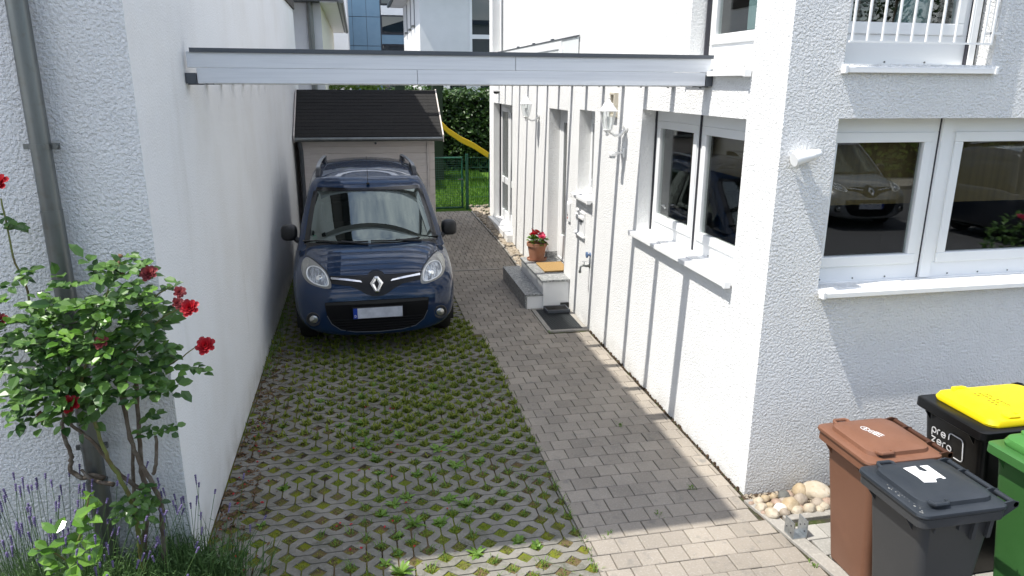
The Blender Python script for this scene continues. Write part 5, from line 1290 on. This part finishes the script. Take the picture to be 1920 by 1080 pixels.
# ================================================================== climbing rose
random.seed(12)
RO = empty('rose_bush', (-1.3, 3.88, 0), 'climbing red rose with glossy leaves growing round the grey downpipe', 'rose bush')
def cane(pts, r0, r1, mat='bark', n=8):
    r0 *= .82; r1 *= .82
    pts = [Vector(p) for p in pts]; o = []
    for i in range(len(pts)-1):
        p0, p1, p2, p3 = pts[max(i-1, 0)], pts[i], pts[i+1], pts[min(i+2, len(pts)-1)]
        for k in range(6):
            t = k/6; o.append(.5*((2*p1)+(p2-p0)*t+(2*p0-5*p1+4*p2-p3)*t*t+(3*p1-p0-3*p2+p3)*t**3)+Vector((random.gauss(0, .0025), random.gauss(0, .0025), 0)))
    o.append(pts[-1]); N = len(o)
    m = MB(); m.tube(o, [r0+(r1-r0)*i/(N-1) for i in range(N)], n); m.build('stem', mat, RO, smooth='all'); return o
cane([(-1.30, 3.86, 0), (-1.31, 3.85, .44), (-1.31, 3.83, .67), (-1.34, 3.80, .86), (-1.38, 3.78, 1.02), (-1.42, 3.78, 1.30), (-1.45, 3.78, 1.6)], .017, .010, 'cane')
cane([(-1.30, 3.92, 0), (-1.31, 3.9, .3), (-1.25, 3.9, .68), (-1.26, 3.9, .83), (-1.24, 3.9, 1.1), (-1.2, 3.85, 1.5)], .022, .012)
cane([(-1.21, 3.9, 0), (-1.20, 3.88, .31), (-1.18, 3.87, .56), (-1.18, 3.86, .68), (-1.22, 3.86, .83), (-1.26, 3.86, .95), (-1.28, 3.85, 1.2), (-1.22, 3.82, 1.6)], .020, .012)
cane([(-1.33, 3.93, 0), (-1.33, 3.93, .62), (-1.31, 3.93, .84), (-1.30, 3.93, 1.04), (-1.33, 3.9, 1.5)], .014, .010)
cane([(-1.47, 3.94, .79), (-1.53, 3.95, .81), (-1.58, 3.95, .80), (-1.63, 3.95, .86), (-1.615, 3.95, .93), (-1.63, 3.95, 1.10), (-1.58, 3.93, 1.28), (-1.5, 3.9, 1.45)], .018, .011)
cane([(-1.40, 3.88, .78), (-1.5, 3.9, .80), (-1.57, 3.93, .86)], .016, .008)
cane([(-1.19, 3.86, .83), (-1.16, 3.85, .93), (-1.15, 3.85, 1.06)], .012, .010)
cane([(-1.27, 3.9, .72), (-1.35, 3.88, .82), (-1.41, 3.86, .95), (-1.46, 3.85, 1.06), (-1.55, 3.84, 1.2), (-1.6, 3.84, 1.5)], .015, .009)
cane([(-1.60, 3.86, 1.45), (-1.65, 3.9, 1.69), (-1.66, 3.9, 1.9), (-1.69, 3.9, 2.06), (-1.70, 3.9, 2.35)], .009, .005, 'cane')
cane([(-1.42, 3.72, 1.45), (-1.3, 3.7, 1.75), (-1.2, 3.75, 2.0)], .008, .004, 'cane')
cane([(-1.25, 3.75, 1.6), (-1.05, 3.72, 1.85), (-.93, 3.70, 1.93)], .007, .003, 'cane')
cane([(-1.15, 3.75, 1.45), (-.98, 3.72, 1.52), (-.86, 3.70, 1.61)], .006, .003, 'cane')
cane([(-1.25, 3.75, 1.5), (-1.02, 3.7, 1.75), (-.88, 3.68, 1.83)], .006, .003, 'cane')
leaves = MB()
def spray(m, p, d, L, n=5, s=.06):
    p = Vector(p); d = Vector(d).normalized(); sd = d.cross(Vector((0, 0, 1)))
    sd = sd.normalized() if sd.length > .05 else Vector((1, 0, 0))
    for k in range(n):
        t = (k//2+1)/((n+1)//2+.01); q = p+d*L*t; q.z -= .03*t*t
        if k == n-1: dd = d
        else: dd = (sd*(1 if k % 2 else -1)+d*.45).normalized()
        dd = (dd+Vector((random.gauss(0, .15), random.gauss(0, .15), random.gauss(-.15, .2)))).normalized()
        up = (Vector((0, -.5, .9))+rdir()*.35).normalized()
        leaf(m, q, dd, up, s*random.uniform(.75, 1.25), s*.72, .12)
blobs = [((-1.27, 3.76, 1.74), (.26, .17, .32), 104), ((-1.17, 3.76, 1.48), (.19, .14, .17), 34), ((-1.50, 3.80, 1.62), (.24, .15, .24), 58), ((-1.68, 3.82, 1.55), (.17, .15, .24), 44), ((-1.13, 3.74, 1.93), (.12, .10, .14), 22), ((-1.60, 3.82, 1.33), (.17, .13, .09), 18), ((-1.36, 3.72, 1.42), (.2, .13, .13), 26)]
for c, r, n in blobs:
    for _ in range(n):
        d = rdir(); k = random.random()**.4; p = Vector(c)+Vector((d.x*r[0]*k, d.y*r[1]*k, d.z*r[2]*k)); p.y = min(p.y, 4.02)
        dd = (Vector((d.x, d.y-.4, d.z*.4+.1))+rdir()*.5).normalized()
        spray(leaves, p, dd, .10, random.choice((3, 5, 5)), random.uniform(.042, .078))
for q in ((-1.63, 3.88, 1.62), (-1.66, 3.88, 1.75), (-1.62, 3.86, 1.85), (-1.70, 3.88, 1.95), (-1.63, 3.88, 2.0), (-1.72, 3.88, 2.1), (-1.66, 3.88, 2.2), (-1.72, 3.88, 2.27), (-1.16, 3.74, 2.06), (-1.20, 3.76, 2.03), (-1.10, 3.74, 2.02), (-.95, 3.7, 1.56), (-.91, 3.7, 1.5), (-1.03, 3.72, 1.60), (-1.14, 3.84, 1.12), (-1.10, 3.82, 1.10), (-1.17, 3.85, 1.16), (-1.28, 3.8, .74), (-1.24, 3.8, .70), (-1.30, 3.78, .66), (-1.24, 3.8, .78), (-1.21, 3.79, .73), (-1.33, 3.79, .70)):
    for _ in range(2): spray(leaves, q, rdir(-.3, .5), .08, 5, .055)
leaves.build('foliage', 'leaf', RO, recalc=False)
young = MB()
for q in ((-1.33, 3.62, 1.86), (-1.20, 3.60, 1.82), (-1.38, 3.61, 1.72), (-1.22, 3.6, 1.66), (-1.52, 3.66, 1.72), (-1.70, 3.7, 1.90), (-1.72, 3.72, 1.72), (-1.10, 3.62, 1.9), (-1.45, 3.64, 1.86)):
    for _ in range(3): spray(young, Vector(q)+rdir()*.05, rdir(-.1, .8), .08, 5, .055)
young.build('young_foliage', 'leaf_bright', RO, recalc=False)
for q, r, mt, lb in (((-1.63, 3.74, 2.44), .05, 'petal', None), ((-1.71, 3.70, 1.80), .036, 'petal_old', 'faded red bloom'), ((-1.25, 3.58, 1.70), .034, 'petal_old', 'faded red bloom'), ((-1.45, 3.64, 1.37), .045, 'petal', None), ((-1.03, 3.69, 2.0), .042, 'petal_old', 'wilting orange-red bloom'), ((-.90, 3.68, 1.90), .032, 'petal_old', 'wilting red bloom'), ((-.915, 3.68, 1.845), .03, 'petal_old', 'wilting red bloom'), ((-.86, 3.67, 1.82), .046, 'petal', None), ((-.81, 3.68, 1.615), .048, 'petal', None), ((-1.62, 3.72, 1.28), .03, 'dead', 'dry brown bloom')):
    m = MB(); bloom(m, q, r, 30, (random.uniform(-.3, .5), -.8, .55)); f = m.build('flower', mt, RO)
    if lb: f['label'] = lb
for k in range(7):
    q = (-1.15+random.gauss(0, .025), 3.72, 2.05+random.gauss(0, .03)); MB().lathe([(.003, 0), (.010, .008), (.008, .02), (.003, .03)], q, 8, axis=rdir(.2, 1)).build('rose_hip', 'dead', RO, smooth='all')
# young shoot with big bright leaves in front of the bed
YS_ = empty('rose_shoot', (-1.48, 3.45, 0), 'young shoot with large bright glossy leaves in front of the rose', 'plant')
m = MB(); m.tube([(-1.56, 3.42, 0), (-1.53, 3.44, .45), (-1.48, 3.45, .66), (-1.41, 3.45, .80), (-1.37, 3.46, .95)], [.008, .007, .006, .005, .003], 7); m.tube([(-1.49, 3.45, .6), (-1.57, 3.42, .72), (-1.62, 3.4, .74)], [.005, .004, .003], 6); m.tube([(-1.52, 3.44, .5), (-1.45, 3.38, .55), (-1.36, 3.36, .56)], [.005, .004, .003], 6); m.build('stem', 'cane', YS_)
m = MB(); random.seed(4)
for q in ((-1.38, 3.46, .96), (-1.40, 3.46, .90), (-1.44, 3.43, .86), (-1.37, 3.44, .84), (-1.44, 3.44, .78), (-1.52, 3.42, .80), (-1.50, 3.42, .72), (-1.56, 3.40, .74), (-1.60, 3.40, .72), (-1.54, 3.41, .66), (-1.40, 3.40, .70), (-1.36, 3.37, .64), (-1.42, 3.38, .60), (-1.34, 3.36, .56), (-1.58, 3.41, .62), (-1.48, 3.39, .62), (-1.33, 3.42, .74), (-1.40, 3.36, .52)):
    for _ in range(2):
        a = random.uniform(0, 6.28); leaf(m, q, (math.cos(a), math.sin(a)*.7-.2, random.uniform(-.2, .5)), (random.gauss(0, .25), -.6, .8), random.uniform(.055, .105), random.uniform(.042, .075), random.uniform(.08, .3))
m.build('foliage', 'leaf_bright', YS_, recalc=False)
# lavender clumps
def lavender(c, rx, ry, n, nb, h, label):
    o = empty('lavender', (c[0], c[1], 0), label, 'lavender', 'lavender clumps in the bed')
    m = MB()
    for _ in range(nb):
        x, y = c[0]+random.gauss(0, rx*.5), c[1]+random.gauss(0, ry*.45); y = min(y, 4.05); hh = random.uniform(.4, 1)*h*.62
        lx, ly = random.gauss((x-c[0])*.25, .06), random.gauss((y-c[1])*.2-.03, .05); a = random.uniform(0, 3.14); w_ = .0032; dx, dy = math.cos(a)*w_, math.sin(a)*w_
        m.add([(x-dx, y-dy, 0), (x+dx, y+dy, 0), (x+lx*.4+dx, y+ly*.4+dy, hh*.6), (x+lx, y+ly, hh), (x+lx*.4-dx, y+ly*.4-dy, hh*.6)], [(0, 1, 2, 4), (4, 2, 3)])
        for _k in range(2):
            t = random.uniform(.35, .95); p = Vector((x+lx*t, y+ly*t, hh*t)); leaf(m, p, rdir(-.1, .8), (0, 0, 1), random.uniform(.025, .05), .006, .05)
    m.build('foliage', 'lav_leaf', o, recalc=False)
    st, hd = MB(), MB()
    for _ in range(n):
        x, y = c[0]+random.gauss(0, rx*.5), c[1]+random.gauss(0, ry*.4); y = min(y, 4.04); hh = random.uniform(.7, 1.1)*h; lx, ly = random.gauss((x-c[0])*.45, .06), random.gauss((y-c[1])*.3-.02, .05)
        b = Vector((x+lx, min(y+ly, 4.06), hh)); mid = Vector((x+lx*.35, y+ly*.35, hh*.55)); st.tube([(x, y, .1), mid, b], .0014, 4, caps=False)
        d = (b-mid).normalized()
        for k in range(random.randint(3, 6)):
            p = b-d*.011*k; r = .0072*(1-.09*k); hd.lathe([(r*.5, -.005), (r, -.001), (r*.6, .005)], p, 6, axis=d+rdir()*.3)
    st.build('stem', 'lav_leaf', o, recalc=False); hd.build('blossom', 'lav_head', o)
random.seed(31)
lavender((-1.78, 3.68), .46, .40, 165, 1700, .82, 'broad lavender clump with many purple heads left of the downpipe')
lavender((-1.10, 3.88), .30, .24, 34, 1300, .66, 'loose lavender clump with few heads at the house corner')
lavender((-1.42, 3.55), .28, .28, 26, 1000, .58, 'lavender clump in front of the rose canes')

# ================================================================== growth in the paving
random.seed(17)
def in_shade_mask(x, y): return 1
gr, mg = MB(), MB()
def blade(m, x, y, z, L, a, w_, lean):
    dx, dy = math.cos(a), math.sin(a); px_, py_ = -dy*w_, dx*w_
    m.add([(x-px_, y-py_, z), (x+px_, y+py_, z), (x+dx*L*lean*.5+px_*.8, y+dy*L*lean*.5+py_*.8, z+L*.6), (x+dx*L*lean, y+dy*L*lean, z+L*(1-.45*lean)), (x+dx*L*lean*.5-px_*.8, y+dy*L*lean*.5-py_*.8, z+L*.6)], [(0, 1, 2, 4), (4, 2, 3)])
def lush(x, y):
    """how green a spot of the drive is: a broad belt in the middle, less along the wall and where tyres run"""
    v = .52+.55*mnoise.noise((x*1.2, y*.8, 4))+.30*mnoise.noise((x*4, y*4, 1))
    v += .25*sstep(5.2, 6.0, y)*sstep(7.9, 7.2, y)*math.exp(-((x-.2)/.7)**2)
    v += .28*math.exp(-((x-.55)/.5)**2)*sstep(3.8, 5.2, y)+.18*sstep(.6, 1.25, x)-.40*sstep(-.45, -1.0, x)-.30*math.exp(-((x+.55)/.28)**2)*sstep(6.4, 5.2, y)
    return v
for cx, cy, zz in HOLES:
    if cy > 8.7 or cy < 3.3: continue
    g = lush(cx, cy); z = gz(cy)+zz-.022
    n = int(max(0, g)*80*random.choice((.15, .5, .9, 1.1, 1.3))); big = 1+1.5*sstep(4.9, 5.9, cy)
    for _ in range(n):
        u, v = random.uniform(-1, 1), random.uniform(-1, 1)
        if abs(u)+abs(v) > 1.0: continue
        blade(mg, cx+u*.052, cy+v*.05, z+.008, random.uniform(.012, .034)*big, random.uniform(0, 6.28), random.uniform(.002, .0042)*big, random.uniform(.4, 1.0))
    if g > .50 and random.random() < .75:
        for _ in range(int(10+16*random.random())):
            blade(gr, cx+random.gauss(0, .014), cy+random.gauss(0, .014), z, random.uniform(.03, .085), random.uniform(0, 6.28), random.uniform(.002, .0035), random.uniform(.4, 1.1))
# ragged grass along the border of path and grid, along the wall and in a few path joints
for _ in range(420):
    y = random.uniform(3.5, 8.1); x = XB+random.gauss(0, .012)
    if mnoise.noise((y*3, 0, 0)) < -.05: continue
    blade(gr, x, y, gz(y)-.015, random.uniform(.02, .06), random.uniform(0, 6.28), .003, random.uniform(.2, .9))
for _ in range(500):
    y = random.uniform(7.2, 11.0); x = XL+.02+abs(random.gauss(0, .06)); blade(gr, x, y, -.01, random.uniform(.03, .12), random.uniform(0, 6.28), .003, random.uniform(.3, 1))
for px_, py_, n in ((2.13, 5.52, 26), (2.30, 4.42, 14), (1.93, 4.15, 14), (2.66, 3.45, 14), (2.15, 8.05, 10), (1.50, 4.0, 10)):
    for _ in range(n): blade(gr, px_+random.gauss(0, .014), py_+random.gauss(0, .028), -.008, random.uniform(.015, .045), random.uniform(0, 6.28), .004, random.uniform(.3, 1.1))
tag(mg.build('moss', 'mossgrass', recalc=False), kind='stuff'); tag(gr.build('grass', 'grass', recalc=False), kind='stuff')
# rosette weeds one can count
def weed_mesh(seed, big):
    rnd = random.Random(seed); m = MB(); n = 16 if big else 11
    for k in range(n):
        a = k*2.4+rnd.uniform(-.3, .3); L = rnd.uniform(.055, .10)*(1.15 if big else .8); wv = rnd.uniform(.008, .014); el = rnd.uniform(.25, 1.0)
        d = Vector((math.cos(a)*math.cos(el), math.sin(a)*math.cos(el), math.sin(el))); s = Vector((-math.sin(a), math.cos(a), 0))
        p = Vector((0, 0, 0)); pts = []
        for t in (0, .3, .6, .85, 1.0):
            q = d*L*t; q.z -= L*.45*t*t*math.cos(el); ww = wv*(.35+1.3*t*(1-t)*2.0)*(0 if t == 1 else 1); pts.append((q-s*ww, q+Vector((0, 0, .003)), q+s*ww))
        vs = [v for r in pts for v in r]; m.add(vs, [(3*i+j, 3*i+j+1, 3*i+j+4, 3*i+j+3) for i in range(4) for j in range(2)])
    return m
MAT['weed'] = leafmat('weed_leaf', (.085, .18, .018), (.19, .32, .045), .45, .3)
protos = []
for sd, bg2 in ((1, True), (2, True), (3, False), (4, False)):
    o = weed_mesh(sd, bg2).build('weed', 'weed', recalc=False); protos.append(o)
    tag(o, ('large' if bg2 else 'small')+' leafy weed rosette growing in a hole of the grid paving', 'weed', ('large' if bg2 else 'small')+' weed rosettes in the grid paving')
def g2(u, v):   # a few rosettes measured on the ground
    return (u, v)
WP = [(.42, 4.37, 1), (.30, 4.34, 1), (.50, 4.55, 1), (.60, 4.47, 1), (.17, 4.43, 0), (.07, 4.26, 0), (.10, 4.62, 1), (-.02, 4.52, 1), (.25, 4.68, 1), (.37, 4.33, 0), (.58, 5.15, 1), (.44, 5.22, 1), (.31, 5.0, 0), (.30, 5.45, 1), (.1, 5.3, 0), (.72, 5.12, 0), (.2, 5.9, 1), (-.05, 5.75, 1), (-.15, 5.6, 1), (-.10, 5.9, 1), (.33, 6.0, 1), (.42, 6.15, 1), (.55, 5.75, 0), (.6, 6.3, 0), (.15, 6.4, 0), (-.1, 6.5, 1), (-.3, 6.3, 0), (.75, 5.6, 1), (.85, 6.2, 0), (0.0, 6.9, 0), (.35, 6.8, 0), (.66, 6.6, 1), (-.45, 6.6, 0), (-.75, 6.1, 0), (-.68, 5.05, 0), (-.83, 4.55, 0), (.02, 4.05, 0), (.12, 4.0, 0), (.62, 4.0, 1), (.83, 4.05, 0), (.96, 4.0, 0), (.05, 3.86, 1), (.48, 4.9, 0), (.9, 4.6, 0), (.02, 5.05, 0), (-.25, 5.95, 0), (.5, 5.45, 1), (.2, 5.62, 1)]
used_ = [0, 0, 0, 0]
for i, (x, y, b_) in enumerate(WP):
    hx, hy, hz = min(HOLES, key=lambda h: (h[0]-x)**2+(h[1]-y)**2)
    k = (i % 2) if b_ else 2+(i % 2)
    o = protos[k] if not used_[k] else protos[k].copy()
    if used_[k]: COL.objects.link(o)
    used_[k] = 1; o.location = (hx+random.gauss(0, .012), hy+random.gauss(0, .012), gz(hy)-.012); o.rotation_euler = (0, 0, random.uniform(0, 6.28)); s = random.uniform(.8, 1.25); o.scale = (s, s, s*random.uniform(.8, 1.2))
# dead leaves along the wall and fallen petals
m = MB()
for _ in range(950):
    y = random.uniform(3.6, 8.0); x = XL+.03+abs(random.gauss(0, .13)); a = random.uniform(0, 6.28); leaf(m, (x, y, random.uniform(-.012, .008)), (math.cos(a), math.sin(a), random.uniform(-.1, .35)), (random.gauss(0, .4), random.gauss(0, .4), 1), random.uniform(.018, .042), random.uniform(.012, .025), .25)
for _ in range(160):
    x, y = random.uniform(XL, 1.3), random.uniform(3.6, 7); a = random.uniform(0, 6.28); leaf(m, (x, y, .002), (math.cos(a), math.sin(a), .1), (0, 0, 1), random.uniform(.008, .02), .009, .2)
tag(m.build('leaves', 'dead', recalc=False), kind='stuff')
m = MB()
for _ in range(46):
    x, y = random.choice(((random.uniform(-.3, .55), random.uniform(4.1, 6.4)), (XL+.05+abs(random.gauss(0, .12)), random.uniform(3.8, 6.2)))); a = random.uniform(0, 6.28)
    leaf(m, (x, y, .004), (math.cos(a), math.sin(a), .2), (0, 0, 1), random.uniform(.016, .03), random.uniform(.014, .022), .3)
o = m.build('debris', 'petal', recalc=False); tag(o, kind='stuff')

# ================================================================== across the street (mirrored in the windows; trees added to cut sky light)
def street_hedge():
    o = empty('hedge', (8, -12.2, 0), 'long hedge across the street mirrored in the street windows', 'hedge')
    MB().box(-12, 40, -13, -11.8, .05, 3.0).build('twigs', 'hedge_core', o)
    def pf():
        x = random.uniform(-6, 30); z = random.uniform(.1, 3.2); return Vector((x, -11.6+random.gauss(0, .12)+.25*mnoise.noise((x*.8, z*.8, 0)), z)), (0, 1, .4)
    leaf_cloud(5000, pf, .24, 'hedge_bright', 'foliage', o)
street_hedge()
def tree(x, y, h, r, seed, label):
    rnd = random.Random(seed); o = empty('added_street_tree', (x, y, 0), label, 'tree', 'trees added across the street')
    m = MB(); m.tube([(x, y, 0), (x+.1, y, h*.3), (x-.05, y+.1, h*.6), (x, y, h*.85)], [.16, .13, .09, .03], 9)
    for k in range(7):
        a = k*2.4; m.tube([(x, y, h*(.32+.06*k)), (x+math.cos(a)*r*.7, y+math.sin(a)*r*.7, h*(.48+.06*k))], [.06, .02], 6)
    m.build('trunk', 'bark', o)
    cl = [(x+rnd.gauss(0, r*.45), y+rnd.gauss(0, r*.4), h*rnd.uniform(.38, .97), r*rnd.uniform(.3, .5)) for _ in range(26)]
    def pf():
        c = rnd.choice(cl); d = rdir(); return Vector(c[:3])+d*c[3]*random.random()**.4, (d.x, d.y, d.z+.3)
    leaf_cloud(3600, pf, .22, 'hedge', 'crown', o)
random.seed(77)
for i, (x, h, r) in enumerate(((-9, 9, 3.2), (-3.5, 8, 2.6), (1.5, 9.5, 3.0), (7, 8.5, 2.8), (13, 9.5, 3.4), (20, 9, 3.2))):  # added out of view to hold sky light off the street walls
    tree(x, -16-.7*(i % 2), h*.85, r, 40+i, 'broad leafy tree added across the street behind the hedge to cut sky light')
PB = empty('potted_rose', (7.85, 1.6, -.03), 'pink flowering bush on the pavement mirrored in the right street window', 'plant')
m = MB()
for _ in range(240):
    d = rdir(-.6, 1); leaf(m, Vector((7.85, 1.6, .95))+Vector((d.x*.32, d.y*.32, d.z*.42)), rdir(), (0, 0, 1), .09, .06)
m.build('foliage', 'leaf', PB, recalc=False)
m = MB(); m.tube([(7.85, 1.6, -.03), (7.85, 1.6, .8)], .03, 8); m.build('stem', 'bark', PB)
for q in ((7.15, 1.75, 1.38), (7.35, 1.85, 1.30), (7.5, 1.7, 1.42), (7.25, 1.9, 1.15)):
    m = MB(); bloom(m, (q[0]+.55, q[1], q[2]), .07, 26, (0, .5, .8)); m.build('flower', 'petal_pink', PB)
